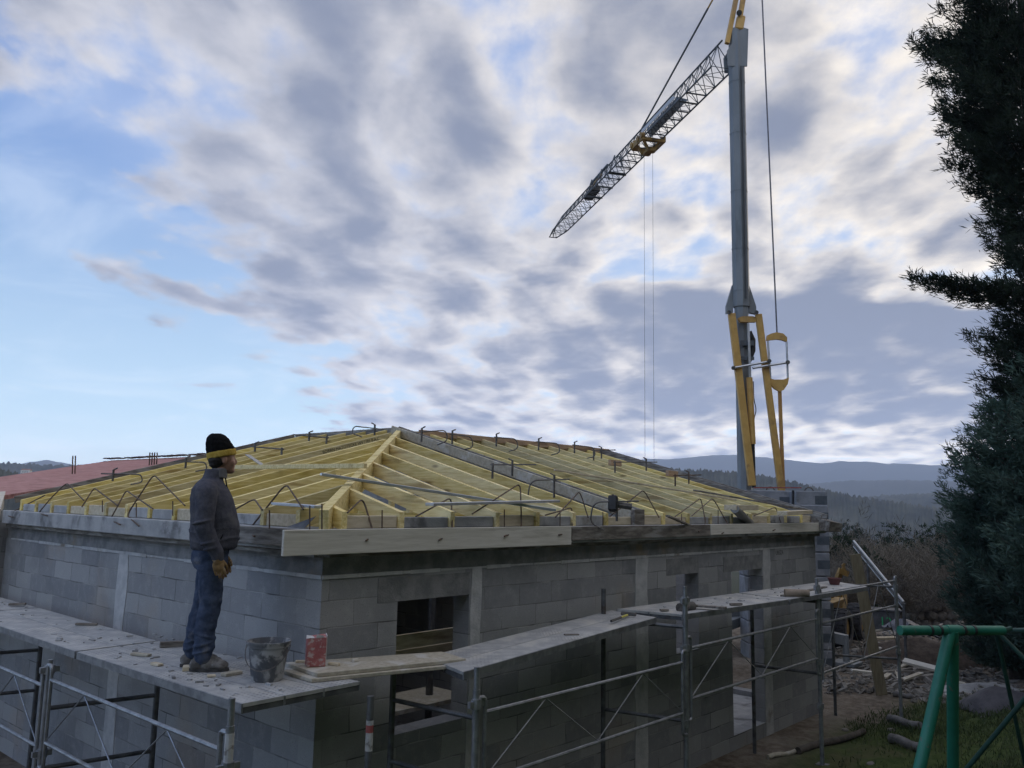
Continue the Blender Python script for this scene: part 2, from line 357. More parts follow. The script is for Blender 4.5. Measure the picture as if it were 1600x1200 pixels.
# ================================================================== SETTING
def sstep(a, b, x):
    t = np.clip((x-a)/(b-a), 0, 1); return t*t*(3-2*t)
CX, CY = CAM.x, CAM.y
_rs = np.random.RandomState(3)
_w = [(_rs.uniform(0, 2*np.pi), _rs.uniform(0, 2*np.pi)) for _ in range(14)]
def wavy(x, y, base, octs=5):
    h = np.zeros_like(x, dtype=float); a = 1.0; k = base
    for i in range(octs):
        th, ph = _w[i]; th2, ph2 = _w[i+6]
        h += a*(np.sin((x*np.cos(th)+y*np.sin(th))*k+ph)+np.sin((x*np.cos(th2)+y*np.sin(th2))*k*1.37+ph2))*.5
        a *= .55; k *= 1.93
    return h
def ground_z(x, y):
    x = np.asarray(x, float); y = np.asarray(y, float)
    dx, dy = x-CX, y-CY; D = np.hypot(dx, dy)
    out = np.maximum(np.maximum(-x, x-9.9), np.maximum(-y, y-8.7)); out = np.maximum(out, 0)   # distance outside the house
    h = -2.62+0*x
    lawn = sstep(1.0, 5.2, -y)*sstep(-3.0, 1.0, x)*(1-sstep(13.5, 18, x))
    h += .72*lawn
    h += .95*np.exp(-(D/2.1)**2)
    h += .9*sstep(1.5, 6, -x)*(1-sstep(40, 60, D))
    h += .05*wavy(x, y, 1.3)*sstep(.3, 2.0, out)+.02*wavy(x, y, 5.)*sstep(.2, 1., out)
    h -= .10*np.clip(D-24, 0, 60)+.05*np.clip(D-84, 0, 500)
    h += wavy(x, y, .012)*3*sstep(200, 600, D)
    h += 31*sstep(500, 2600, D)
    h += 14*sstep(7.0, 16, -y)*(1-sstep(60, 200, D))  # steep unseen bank, added to darken the right wall
    h += 2.0*sstep(6.5, 14, -x)*(1-sstep(60, 200, D))*(1-sstep(2, 14, y))  # lower unseen bank on the left, added to darken the left wall
    h += 4*sstep(7, 20, -(dx*fw.x+dy*fw.y))*(1-sstep(60, 200, D))      # unseen bank behind the camera, shaped to shade the walls
    return h
M_ground = bpy.data.materials.new('site_ground'); M_ground.use_nodes = True
def ground_mat():
    t = M_ground.node_tree; t.nodes.clear(); N = NT(t)
    out = N.n('ShaderNodeOutputMaterial'); bs = N.n('ShaderNodeBsdfPrincipled')
    tc = N.n('ShaderNodeTexCoord').outputs['Object']; sp = N.n('ShaderNodeSeparateXYZ', ins={0: tc})
    n1 = N.noise(tc, .9, 8, .65); n2 = N.noise(tc, 7, 7, .65); n3 = N.noise(tc, .004, 6, .6)
    mud = N.mix(N.sm(n2, .35, .7), (.105, .085, .065), (.20, .17, .135))
    mud = N.mix(N.m('MULTIPLY', N.sm(n1, .48, .66), .6), mud, (.26, .235, .20))
    grs = N.mix(N.sm(n2, .3, .7), (.034, .055, .016), (.07, .092, .03))
    grs = N.mix(N.m('MULTIPLY', N.sm(n1, .55, .7), .55), grs, (.09, .075, .045))
    # lawn lies on the near side of the house
    e = N.m('ADD', N.m('MULTIPLY', sp.outputs[1], -1.0), N.m('MULTIPLY', N.m('SUBTRACT', n1, .5), 2.2))
    lawn = N.m('MULTIPLY', N.sm(e, .35, 1.3), N.m('SUBTRACT', 1.0, N.sm(sp.outputs[0], 11.0, 13.0)))
    c = N.mix(lawn, mud, grs)
    D = N.m('SQRT', N.m('ADD', N.m('POWER', sp.outputs[0], 2.0), N.m('POWER', sp.outputs[1], 2.0)))
    far = N.mix(N.sm(n3, .42, .60), (.035, .045, .028), (.115, .095, .072))
    vor = N.n('ShaderNodeTexVoronoi', ins={'Vector': tc}); vor.inputs['Scale'].default_value = .008
    far = N.mix(.35, far, N.mix(N.sm(N.n('ShaderNodeSeparateColor', ins={0: vor.outputs['Color']}).outputs[0], .2, .8), (.03, .04, .025), (.14, .12, .09)))
    c = N.mix(N.sm(D, 30, 110), c, far)
    t.links.new(c, bs.inputs['Base Color']); bs.inputs['Roughness'].default_value = .97; bs.inputs['Specular IOR Level'].default_value = .1
    bn = N.n('ShaderNodeBump'); bn.inputs['Strength'].default_value = .6; bn.inputs['Distance'].default_value = .05
    t.links.new(n2, bn.inputs['Height']); t.links.new(bn.outputs[0], bs.inputs['Normal'])
    t.links.new(bs.outputs[0], out.inputs[0])
ground_mat()
def npmesh(name, v, f, m, smooth=False):
    me = bpy.data.meshes.new(name); v = np.asarray(v, np.float32); f = np.asarray(f, np.int32)
    me.vertices.add(len(v)); me.vertices.foreach_set('co', v.ravel())
    k = f.shape[1]; me.loops.add(f.size); me.loops.foreach_set('vertex_index', f.ravel())
    me.polygons.add(len(f)); me.polygons.foreach_set('loop_start', np.arange(0, f.size, k)); 
    try: me.polygons.foreach_set('loop_total', np.full(len(f), k))
    except Exception: pass
    if smooth: me.polygons.foreach_set('use_smooth', np.ones(len(f), bool))
    me.update(calc_edges=True); me.validate(); me.materials.append(m)
    o = bpy.data.objects.new(name, me); col.objects.link(o); return o
def build_ground():
    nr, na = 190, 360
    rad = np.concatenate([np.linspace(0.3, 26, 110), np.geomspace(26.5, 6900, nr-110)])
    an = np.linspace(0, 2*np.pi, na, endpoint=False)
    A, Rr = np.meshgrid(an, rad); ox, oy = 4.0, -1.5
    x = ox+Rr*np.cos(A); y = oy+Rr*np.sin(A); z = ground_z(x, y)
    v = np.stack([x, y, z], -1).reshape(-1, 3)
    i = np.arange(nr-1)[:, None]*na; j = np.arange(na)[None]; j2 = (j+1) % na
    f = np.stack([i+j, i+j2, i+na+j2, i+na+j], -1).reshape(-1, 4)
    c = len(v); v = np.vstack([v, [[ox, oy, float(ground_z(ox, oy))]]])
    o = npmesh('ground', v, f, M_ground, True); o['kind'] = 'structure'
    tri = np.stack([np.full(na, c), j2[0], j[0]], -1)
    bm = bmesh.new(); bm.from_mesh(o.data); bm.verts.ensure_lookup_table()
    for t_ in tri:
        try: bm.faces.new([bm.verts[int(q)] for q in t_])
        except ValueError: pass
    bmesh.ops.recalc_face_normals(bm, faces=bm.faces); bm.to_mesh(o.data); bm.free()
build_ground()

def hill(name, prof, dist, depth, m, jag=0.0, nx=260, base=-45.0, jitter=0, label=None):
    """a ridge: crest heights by bearing (pixel column, crest row), with a front and a back slope of real depth"""
    px = np.array([p[0] for p in prof], float); py = np.array([p[1] for p in prof], float)
    xs = np.linspace(px[0], px[-1], nx); ys = np.interp(xs, px, py)
    rs = np.random.RandomState(int(dist))
    if jag:
        n = np.cumsum(rs.normal(size=nx)); k = np.ones(9)/9; n = n-np.convolve(n, k, 'same'); ys += jag*n
    ts = np.linspace(-1, 1, 41); V = []
    for x_, y_ in zip(xs, ys):
        d = ray(x_, y_); hl = math.hypot(d.x, d.y); ux, uy = d.x/hl, d.y/hl; H = d.z/hl*dist+CAM.z
        for t in ts:
            r_ = dist+t*depth; k = (1-abs(t))**1.25
            X, Y = CAM.x+ux*r_, CAM.y+uy*r_
            z = base+(H-base)*k
            V.append((X, Y, z))
    V = np.array(V)
    tt = np.tile(ts, nx); amp = (np.abs(tt)*(1-np.abs(tt))*4)
    V[:, 2] += amp*wavy(V[:, 0], V[:, 1], 9.0/depth)*depth*.030
    if jitter: V[:, 2] += rs.uniform(0, jitter, len(V))
    m_ = len(ts); i = np.arange(nx-1)[:, None]*m_; j = np.arange(m_-1)[None]
    F = np.stack([i+j, i+m_+j, i+m_+j+1, i+j+1], -1).reshape(-1, 4)
    o = npmesh(name, V, F, m, True); o['kind'] = 'structure'; return o
M_mtn = mat('mountain_forest', (.030, .036, .030), (.060, .058, .045), .004, 1, 0)
M_hill = mat('wooded_hill', (.012, .018, .012), (.055, .060, .038), .03, 1, 0, detail=8, c3=(.09, .078, .055), s3=.006, t3=(.55, .68))
hill('mountain_range', [(-260, 742), (0, 728), (40, 724), (75, 718), (110, 725), (180, 738), (420, 742), (800, 738), (960, 722), (1010, 718), (1060, 716), (1110, 712), (1150, 711), (1200, 715), (1260, 722), (1285, 724), (1310, 720), (1370, 723), (1440, 726), (1500, 728), (1700, 735), (1950, 742)], 5200, 1300, M_mtn, jag=.55)
hill('far_ridge', [(1180, 768), (1260, 757), (1320, 751), (1400, 750), (1500, 752), (1700, 756), (1900, 760)], 2700, 600, M_mtn, jag=.4)
hill('wooded_hill', [(760, 745), (900, 732), (1010, 733), (1100, 737), (1160, 741), (1210, 748), (1260, 760), (1300, 770), (1350, 780), (1420, 790), (1500, 800)], 820, 270, M_hill, jag=.8, nx=480, jitter=3.0)
hill('low_hill', [(1230, 800), (1300, 786), (1370, 776), (1450, 772), (1520, 772), (1700, 770), (1900, 775)], 1400, 350, M_hill, jag=.4, jitter=3)
hill('wooded_hillside', [(-300, 716), (-60, 720), (0, 724), (60, 728), (130, 729), (165, 723), (200, 727), (300, 735), (420, 750)], 1500, 500, M_hill, jag=.7, nx=300, jitter=4)
hill('near_hillside', [(-300, 700), (-80, 726), (0, 735), (30, 743), (70, 750), (130, 762), (180, 772)], 520, 200, M_hill, jag=1.2, nx=240, jitter=2)

# air between here and the mountains
hz = MB().box((-6700, -6700, -64), (6700, 6700, 350)).build('haze', None)
def haze_mat():
    m = bpy.data.materials.new('haze_air'); m.use_nodes = True; t = m.node_tree; t.nodes.clear(); N = NT(t)
    out = N.n('ShaderNodeOutputMaterial'); pv = N.n('ShaderNodeVolumePrincipled')
    pv.inputs['Color'].default_value = (.66, .78, 1.0, 1); pv.inputs['Density'].default_value = HAZE_K; pv.inputs['Anisotropy'].default_value = 0
    t.links.new(pv.outputs[0], out.inputs['Volume']); return m
hz.data.materials.clear(); hz.data.materials.append(haze_mat()); hz['kind'] = 'stuff'; hz['label'] = 'thin blue evening haze over the valley'
# ================================================================== HOUSE
GZ = -2.65
SL = .268
def top_r(y): return .51+SL*(y+.05)
house = empty('unfinished_house', (0, 0, GZ), 'unfinished grey concrete block house with an open yellow timber roof frame', 'house')
HX, HY, RX, RY, YL = 9.7, 8.5, 4.35, 4.25, 6.95

def wall_panel(name, axis, u0, u1, z0, z1, c0, c1, holes, m, parent):
    """wall slab between planes c0, c1 with rectangular holes (u0,u1,z0,z1)"""
    us = sorted({u0, u1, *[h[0] for h in holes], *[h[1] for h in holes]}); zs = sorted({z0, z1, *[h[2] for h in holes], *[h[3] for h in holes]})
    us = [u for u in us if u0 <= u <= u1]; zs = [z for z in zs if z0 <= z <= z1]
    def P(u, c, z): return (u, c, z) if axis == 'x' else (c, u, z)
    nu, nz = len(us)-1, len(zs)-1
    def solid(i, k):
        if i < 0 or k < 0 or i >= nu or k >= nz: return False
        cu, cz = (us[i]+us[i+1])/2, (zs[k]+zs[k+1])/2
        return not any(h[0] < cu < h[1] and h[2] < cz < h[3] for h in holes)
    b = MB()
    for i in range(nu):
        for k in range(nz):
            if not solid(i, k): continue
            a, e, z, w = us[i], us[i+1], zs[k], zs[k+1]
            b.add([P(a, c0, z), P(e, c0, z), P(e, c0, w), P(a, c0, w)], [(0, 1, 2, 3)])
            b.add([P(a, c1, z), P(e, c1, z), P(e, c1, w), P(a, c1, w)], [(3, 2, 1, 0)])
            for di, dk, q in ((-1, 0, [(a, z), (a, w)]), (1, 0, [(e, z), (e, w)]), (0, -1, [(a, z), (e, z)]), (0, 1, [(a, w), (e, w)])):
                if not solid(i+di, k+dk):
                    (p1, q1), (p2, q2) = q
                    b.add([P(p1, c0, q1), P(p2, c0, q2), P(p2, c1, q2), P(p1, c1, q1)], [(0, 1, 2, 3)])
    return b.build(name, m, parent)
RW = [(.78, 1.64, -1.32, -.24), (5.30, 5.86, -1.2, -.25), (6.76, 7.72, -2.43, -.28)]
wr = wall_panel('block_wall', 'x', 0, HX, GZ, 0, 0, .2, RW, M_blkx, house)
wl = wall_panel('block_wall', 'y', .2, YL+.2, GZ, 0, 0, .2, [], M_blky, house)
# chain course on top
MB().box((0, .003, 0), (HX, .2, .20)).build('ring_beam', M_chain, house)
MB().box((.003, .203, 0), (.2, YL+.2, .20)).build('ring_beam', M_chain, house)
# pale line of mortar squeezed out under it
def mortar(axis, n):
    b = MB(); r_ = random.Random(5)
    u = .0
    L = HX if axis == 'x' else YL
    while u < L-.1:
        w = r_.uniform(.08, .5); h = r_.uniform(.008, .02)
        w = min(w, L-u)
        if axis == 'x': b.box((u, -.008-r_.random()*.006, -h), (u+w-.004, .01, h*.7))
        else: b.box((-.008-r_.random()*.006, u, -h), (.01, u+w-.004, h*.7))
        u += w
    b.build('mortar_line', M_colm, house)
mortar('x', 0); mortar('y', 0)
# poured columns, a touch proud
def column(axis, u, w, z0=GZ, z1=.0):
    b = MB(); n = 12; r_ = random.Random(int(u*100)+3)
    e = [(z0+(z1-z0)*i/n, r_.uniform(-.02, .02), r_.uniform(-.02, .02)) for i in range(n+1)]
    for (za, la, ra), (zb, lb, rb) in zip(e, e[1:]):
        if axis == 'x': b.hexa([(u-w/2+la, -.006, za), (u+w/2+ra, -.006, za), (u+w/2+ra, .004, za), (u-w/2+la, .004, za), (u-w/2+lb, -.006, zb), (u+w/2+rb, -.006, zb), (u+w/2+rb, .004, zb), (u-w/2+lb, .004, zb)])
        else: b.hexa([(-.006, u-w/2+la, za), (.004, u-w/2+la, za), (.004, u+w/2+ra, za), (-.006, u+w/2+ra, za), (-.006, u-w/2+lb, zb), (.004, u-w/2+lb, zb), (.004, u+w/2+rb, zb), (-.006, u+w/2+rb, zb)])
    b.build('concrete_column', M_colm, house)
column('x', 1.73, .15); column('x', 4.52, .26); column('x', 7.86, .24)
column('y', 3.52, .24)
# lintels over the openings
for h in RW: MB().box((h[0]-.22, -.004, h[3]), (h[1]+.0, .0, h[3]+.2)).build('lintel', M_chain, house)
# eave slab: pale poured edge
slab = MB()
slab.add([], [])
slab.box((-.14, -.14, .20), (HX+.12, .26, .37)); 
slab = slab.build('eave_slab', M_conc, house, bevel=.008)
slab2 = MB().box((-.14, .263, .20), (.26, YL, .37)).build('eave_slab', M_conc, house, bevel=.008)
MB().box((.0, -.085, .155), (HX, -.001, .197)).build('formwork_board', M_grey, house)
MB().box((-.085, 0, .155), (-.001, YL, .197)).build('formwork_board', M_greyy, house)
# boards along the eave
def eave_board(x0, x1, z0, z1, m, y=-.143, t=.028, tilt=0):
    MB().hexa([(x0, y-t, z0), (x1, y-t, z0+tilt), (x1, y, z0+tilt), (x0, y, z0), (x0, y-t, z1), (x1, y-t, z1+tilt), (x1, y, z1+tilt), (x0, y, z1)]).build('fascia_board', m, house, bevel=.004)
xa = ony(443, 850, -.17).x; xb = ony(893, 840, -.17).x; xc = ony(1110, 830, -.17).x
eave_board(xa, xb, .185, .375, M_board)
eave_board(xb+.01, xc, .225, .368, M_grey); eave_board(xc+.01, HX+.18, .235, .372, M_board)
MB().box((-.172, -.10, .225), (-.143, 1.35, .366)).build('fascia_board', M_greyy, house, bevel=.004)
# infill between rafter feet
rx_ = [.15+.6*k for k in range(7)]; cx_ = [4.95+.59*k for k in range(8)]
ry_ = [.30+.525*k for k in range(8)]; ry2_ = [4.50+.52*k for k in range(5)]
def infill(axis, us):
    r_ = random.Random(9)
    for a, b in zip(us, us[1:]):
        m = r_.choice([M_conc, M_conc, M_conc, M_wraw, M_colm]); w = .035
        z = .475+r_.uniform(-.015, .01)
        if axis == 'x': MB().box((a+w, -.03, .372), (b-w, .03, z)).build('infill_block', m, house, bevel=.006)
        else: MB().box((-.03, a+w, .372), (.03, b-w, z)).build('infill_block', m, house, bevel=.006)
infill('x', rx_+[4.36]+cx_+[9.6]); infill('y', ry_+ry2_[0:])
# ---- roof timbers
roof = MB()
hipd = V3((1, 1, SL)).normalized()
roof.beam((-.04, -.04, .42), (RX, RY, 1.57), .075, .2)
roof = roof.build('roof_frame', M_wx, house)
def rafter(axis, u, run, m=None, w=.055, h=.138, t0=-.05, z_end=None):
    """sloped joist, its foot cut level on the slab; axis: the direction it climbs in"""
    t1 = run
    poly = [(t0, .372), (t0, top_r(t0)), (t1, top_r(t1)), (t1, top_r(t1)-h), (max(t0+.05, (.372+h-.51)/SL-.05), .372)]
    jz = rnd.uniform(-.006, .006)
    if axis == 'y': P = [(u-w/2, t, z+jz) for t, z in poly]; d = (w, 0, 0)
    else: P = [(t, u-w/2, z+jz) for t, z in poly]; d = (0, w, 0)
    return MB().prism(P, d).build('rafter', m or (M_wy if axis == 'y' else M_wx), roof)
for u in rx_: rafter('y', u, u-.03)
for u in cx_: rafter('y', u, RY-.03)
for u in ry_: rafter('x', u, u-.03)
for u in ry2_: rafter('x', u, RX-.03)
# ridges
MB().beam((RX+.1, RY, 1.57), (HX, RY, 1.57), .06, .2).build('ridge_beam', M_wx, roof)
MB().beam((RX, RY+.02, 1.57), (RX, YL, 1.57), .06, .2).build('ridge_beam', M_wy, roof)
# rear slope, simple
for u in cx_:
    p = MB().beam((u, HY, .46), (u, max(RY, HY-u) if u < RX else RY, .46+SL*(min(u, RY))), .058, .165)
    p.build('rafter', M_wy, roof)
# ceiling ties, posts and struts seen through the rafters
for y in (1.0, 2.1, 3.2): MB().beam((.2, y, .28), (RX-.1, y, .28), .05, .16).build('ceiling_tie', M_wx, roof)
for x in (1.2, 2.2, 3.2): MB().beam((x, .2, .42), (x, 4.2, .42), .05, .1).build('ceiling_tie', M_wy, roof)
for x, y in ((1.2, 1.25), (1.9, 2.1), (2.2, 1.2), (2.9, 2.3), (3.2, 1.4), (3.2, 3.0)):
    MB().beam((x, y, .3), (x, y, top_r(min(x, y))-.12), .06, .06, upv=(0, 1, 0)).build('roof_post', M_wy, roof)
for x0, y0, x1, y1 in ((.8, .9, 1.5, 1.9), (2.0, .8, 2.6, 1.9)):
    MB().beam((x0, y0, .40), (x1, y1, .85), .04, .1).build('roof_strut', M_wx, roof)
# walls inside
def gable(pts, d, m, name='gable_wall'): return MB().prism(pts, d).build(name, m, house)
gable([(HX-.2, .2, .18), (HX-.2, .2, top_r(.2)-.06), (HX-.2, RY, top_r(RY)-.06), (HX-.2, HY, .4), (HX-.2, HY, .18)], (.2, 0, 0), M_blky)
_d = ray(1157, 905); _p = CAM+_d*((HX-.1-CAM.x)/_d.x)
wall_panel('gable_wall', 'y', .203, HY, GZ, .18, HX-.2, HX, [(_p.y-.75, _p.y+.65, GZ+.2, -.25)], M_blky, house)
gable([(.2, YL, GZ), (.2, YL, top_r(.2)-.06), (RX, YL, top_r(RX)-.06), (HX-.2, YL, .5), (HX-.2, YL, GZ)], (0, .2, 0), M_blkx)
pw = [(RX-.09, .2, GZ), (RX-.09, .2, top_r(.2)-.11), (RX-.09, RY, top_r(RY)-.13), (RX-.09, 6.9, .9), (RX-.09, 6.9, GZ)]
gable(pw, (.18, 0, 0), M_blky, 'partition_wall')
MB().box((.2, .2, GZ), (HX-.2, YL, GZ+.12)).build('floor_slab', M_conc, house)
for k_, (x0, x1, zc_) in enumerate(((.3, 2.6, -.70), (.25, 2.7, -.86))):          # planks of the inside scaffold, seen through the window
    MB().beam((x0, .55+.12*k_, zc_), (x1, .48+.1*k_, zc_+.02), .04, .13).build('inside_plank', M_wraw, house)
for x_, y_ in ((1.5, 1.6), (2.3, 1.2)): MB().tube([(x_, y_, GZ+.12), (x_, y_, .1)], .04, 8).build('inside_prop', M_galvd, house)
MB().box((.203, 2.1, .02), (RX-.093, YL-.003, .14)).build('ceiling_slab', M_chain, house)
MB().box((1.0, .9, -1.46), (2.6, 1.5, -1.42)).build('inside_plank', M_osb, house)
# formwork boards up the slopes: the middle wall, the gable, the left verge
def slope_board(x0, y0, x1, y1, z0, z1, m, h=.13, w=.03): return MB().beam((x0, y0, z0), (x1, y1, z1), w, h).build('formwork_board', m, house, bevel=.004)
slope_board(RX-.07, -.06, RX-.07, RY+.1, top_r(-.06)-.02, top_r(RY+.1)-.02, M_osb)
slope_board(RX+.07, -.06, RX+.07, RY+.1, top_r(-.06)-.02, top_r(RY+.1)-.02, M_greyy)
MB().beam((RX, -.02, top_r(0)-.06), (RX, RY, top_r(RY)-.06), .108, .14).build('concrete_tie', M_conc, house)
MB().box((RX-.10, -.085, .372), (RX+.11, -.03, .55)).build('formwork_board', M_grey, house)
for dx in (-.215, .018): slope_board(HX+dx, -.2, HX+dx, RY, top_r(-.2)-.03, top_r(RY)-.03, M_greyy)
for dy in (.10,): slope_board(.02, YL+dy, RX, YL+dy, top_r(.02)-.02, top_r(RX)-.02, M_grey, h=.09)
MB().hexa([(HX-.25, -.33, .25), (HX+.28, -.33, .22), (HX+.28, -.05, .22), (HX-.25, -.05, .25), (HX-.25, -.36, .40), (HX+.28, -.36, .36), (HX+.28, -.05, .44), (HX-.25, -.05, .46)]).build('formwork_board', M_grey, house)
# ridge formwork
slope_board(RX+.35, RY-.06, HX+.1, RY-.06, top_r(RY)-.01, top_r(RY)-.01, M_redwd, h=.09)
slope_board(RX-.04, RY-.1, RX-.04, YL, top_r(RX)-.03, top_r(RX)-.03, M_greyy, h=.09)
# bent rebar hoops waiting in the eave, px of base hook, foot, apex, end
def hoop(pts, side='r'):
    W = []
    for x, y, k in pts:
        if k == 'f': W.append(ony(x, y, -.185) if side == 'r' else onx(x, y, -.185))
        elif k == 's': W.append(ony(x, y, -.10) if side == 'r' else onx(x, y, -.10))
        elif k == 'a': W.append(ony(x, y, .06) if side == 'r' else onx(x, y, .06))
        else: W.append(on(x, y, (0, -SL, 1), .545) if side == 'r' else on(x, y, (-SL, 0, 1), .545))
    MB().tube(rounded(W, .09), .0075, 6).build('rebar_hoop', M_rust, house, smooth=True)
hoop([(397, 838, 'f'), (388, 829, 's'), (447, 755, 'a'), (474, 796, 'e')], 'l')
hoop([(74, 806, 'f'), (60, 802, 's'), (78, 780, 's'), (104, 754, 'a'), (131, 782, 'e')], 'l')
hoop([(128, 792, 's'), (147, 762, 'a'), (184, 790, 'e')], 'l')
hoop([(188, 820, 'f'), (172, 812, 's'), (181, 796, 's'), (197, 766, 'a'), (239, 795, 'e')], 'l')
hoop([(217, 822, 'f'), (198, 805, 's'), (240, 741, 'a'), (289, 790, 'e')], 'l')
hoop([(364, 798, 's'), (397, 779, 'a'), (410, 797, 'e')], 'l')
hoop([(20, 808, 'f'), (9, 805, 's'), (70, 774, 'a')], 'l')
hoop([(572, 845, 'f'), (584, 834, 's'), (567, 778, 'a'), (543, 801, 'e')])
hoop([(686, 844, 'f'), (707, 832, 's'), (705, 777, 'a'), (650, 807, 'e')])
hoop([(788, 838, 'f'), (815, 828, 's'), (813, 755, 'a'), (738, 803, 'e')])
hoop([(873, 836, 'f'), (894, 831, 's'), (894, 793, 'a'), (852, 805, 'e')])
hoop([(919, 809, 's'), (906, 767, 'a'), (868, 808, 'e')])
hoop([(1030, 809, 's'), (1006, 765, 'a'), (953, 807, 'e')])
hoop([(1092, 831, 'f'), (1103, 818, 's'), (1095, 778, 'a'), (1055, 807, 'e')])
hoop([(1128, 834, 'f'), (1140, 824, 's'), (1114, 778, 'a'), (1081, 806, 'e')])
hoop([(1208, 829, 'f'), (1222, 822, 's'), (1212, 792, 'a'), (1178, 806, 'e')])
for x, y0, y1 in ((421, 826, 797), (484, 830, 790), (503, 828, 787), (597, 826, 797), (788, 826, 796), (875, 826, 802), (942, 826, 800), (1005, 824, 801), (1065, 822, 803), (1122, 822, 796), (1168, 820, 803)):
    p = ony(x, y0, -.07); q = ony(x, y1, -.07); MB().tube([p, q], .006, 5).build('rebar_stub', M_rust, house)
for x, y0, y1 in ((160, 800, 782), (213, 808, 786), (270, 806, 783)):
    MB().tube([onx(x, y0, -.07), onx(x, y1, -.07)], .006, 5).build('rebar_stub', M_rust, house)
# lettering
M_ink = mat('black_ink', (.02, .018, .015), rough=.9, bump=0)
M_stamp = mat('faded_stamp_ink', (.06, .06, .062), rough=.95, bump=0)
def lettering(s, origin, xdir, ydir, size, m, parent, name='lettering'):
    cu = bpy.data.curves.new(name, 'FONT'); cu.body = s; cu.size = size; cu.resolution_u = 2
    tmp = bpy.data.objects.new(name, cu); col.objects.link(tmp)
    dg = bpy.context.evaluated_depsgraph_get(); me = bpy.data.meshes.new_from_object(tmp.evaluated_get(dg)); bpy.data.objects.remove(tmp)
    xd, yd = V3(xdir).normalized(), V3(ydir).normalized(); off = wloc(parent)
    for v in me.vertices: v.co = V3(origin)+xd*v.co.x+yd*v.co.y-off
    me.materials.clear(); me.materials.append(m)
    o = bpy.data.objects.new(name, me); col.objects.link(o); o.parent = parent; return o
yj = ry_[6]                            # printed rafter on the left slope: its near side shows
k = V3((1, 0, SL)).normalized()
def on_rafter_side(x, y, u): return ony(x, y, u-.031)
best = min(ry_+ry2_, key=lambda u: abs(on_rafter_side(545, 706, u).z-(top_r(on_rafter_side(545, 706, u).x)-.085)))
a = on_rafter_side(504, 718, best)
lettering('BORRN MATOTECKE WV / /01 B.A.C', (a.x, best-.0300, top_r(a.x)-.056), k, (-SL, 0, 1), .062, M_ink, roof)
for s, x, y, sz in (('CSSZ 98', 473, 1130, .10), ('URSZA', 394, 1190, .09)):
    p = ony(x, y, -.004)
    if p.x > .02: lettering(s, (p.x, -.003, p.z), (1, 0, 0), (0, 0, 1), sz, M_stamp, house)
p = ony(1212, 867, -.004); lettering('UBSZA', (p.x, -.003, p.z), (1, 0, 0), (0, 0, 1), .09, M_stamp, house)

# ================================================================== THE HOUSE NEXT TO IT
M_memb = mat('red_roof_membrane', (.34, .145, .125), (.50, .27, .235), 4, .9, .35, 14, stretch=(11, .5, 11), c3=(.27, .12, .10), s3=2)
M_tile = mat('dark_tile_edge', (.03, .026, .024), (.16, .13, .11), 14, .9, .3)
nb = empty('neighbouring_wing', (-.6, 8, GZ), 'red membrane covered roof over grey block walls, left of the yellow rafters', 'building')
def wing():
    z0, z1, xe, xr, y0, y1 = .40, 1.36, -.75, 4.0, 7.6, 13.6
    MB().hexa([(xe, y0, z0-.06), (xr, y0, z1-.06), (xr, y1, z1-.06), (xe, y1, z0-.06), (xe, y0, z0), (xr, y0, z1), (xr, y1, z1), (xe, y1, z0)]).build('roof', M_memb, nb)
    MB().hexa([(xr, y0, z1-.06), (2*xr-xe, y0, z0-.06), (2*xr-xe, y1, z0-.06), (xr, y1, z1-.06), (xr, y0, z1), (2*xr-xe, y0, z0), (2*xr-xe, y1, z0), (xr, y1, z1)]).build('roof', M_memb, nb)
    rr = MB()
    for i in range(30):
        x = -.8; y = y0+.1+i*.2; rr.tube([(x-.02, y, z0-.09), (x+.4, y, z0-.02)], .075, 7)
    rr.build('tile_edge', M_tile, nb)
    rd = MB()
    for i in range(14): rd.rbox((xr-.1+rnd.uniform(-.05, .05), y0+.4+i*.42, z1+.03), (.16, .30, .018), (0, .05, rnd.uniform(-.2, .2)))
    rd.build('ridge_tile', M_tile, nb)
    wall_panel('block_wall', 'y', 7.2, 13.4, GZ, .36, -.45, -.25, [], M_blky, nb)
    wall_panel('block_wall', 'x', -.248, 2.0, GZ, .36, 7.2, 7.4, [], M_blkx, nb)
    # sloping concrete edge that meets the left eave
    MB().hexa([(-1.25, 7.0, .18), (-.16, 7.0, .24), (.1, 7.7, .40), (-1.25, 9.9, .26), (-1.25, 7.0, .34), (-.16, 7.0, .38), (.1, 7.7, .62), (-1.25, 9.9, .44)]).build('eave_slab', M_board, nb)
    for px, n, yt, yb in ((116, 2, 712, 762), (240, 4, 707, 738)):
        for i in range(n):
            q = (i-(n-1)/2)*(4.2 if n == 2 else 3.8)
            d = 15.0; b = CAM+ray(px+q-2, yb+6)*d; t_ = CAM+ray(px+q, yt)*d
            MB().tube([b, t_], .012, 5).build('rebar_starter', M_rust, nb)
wing()
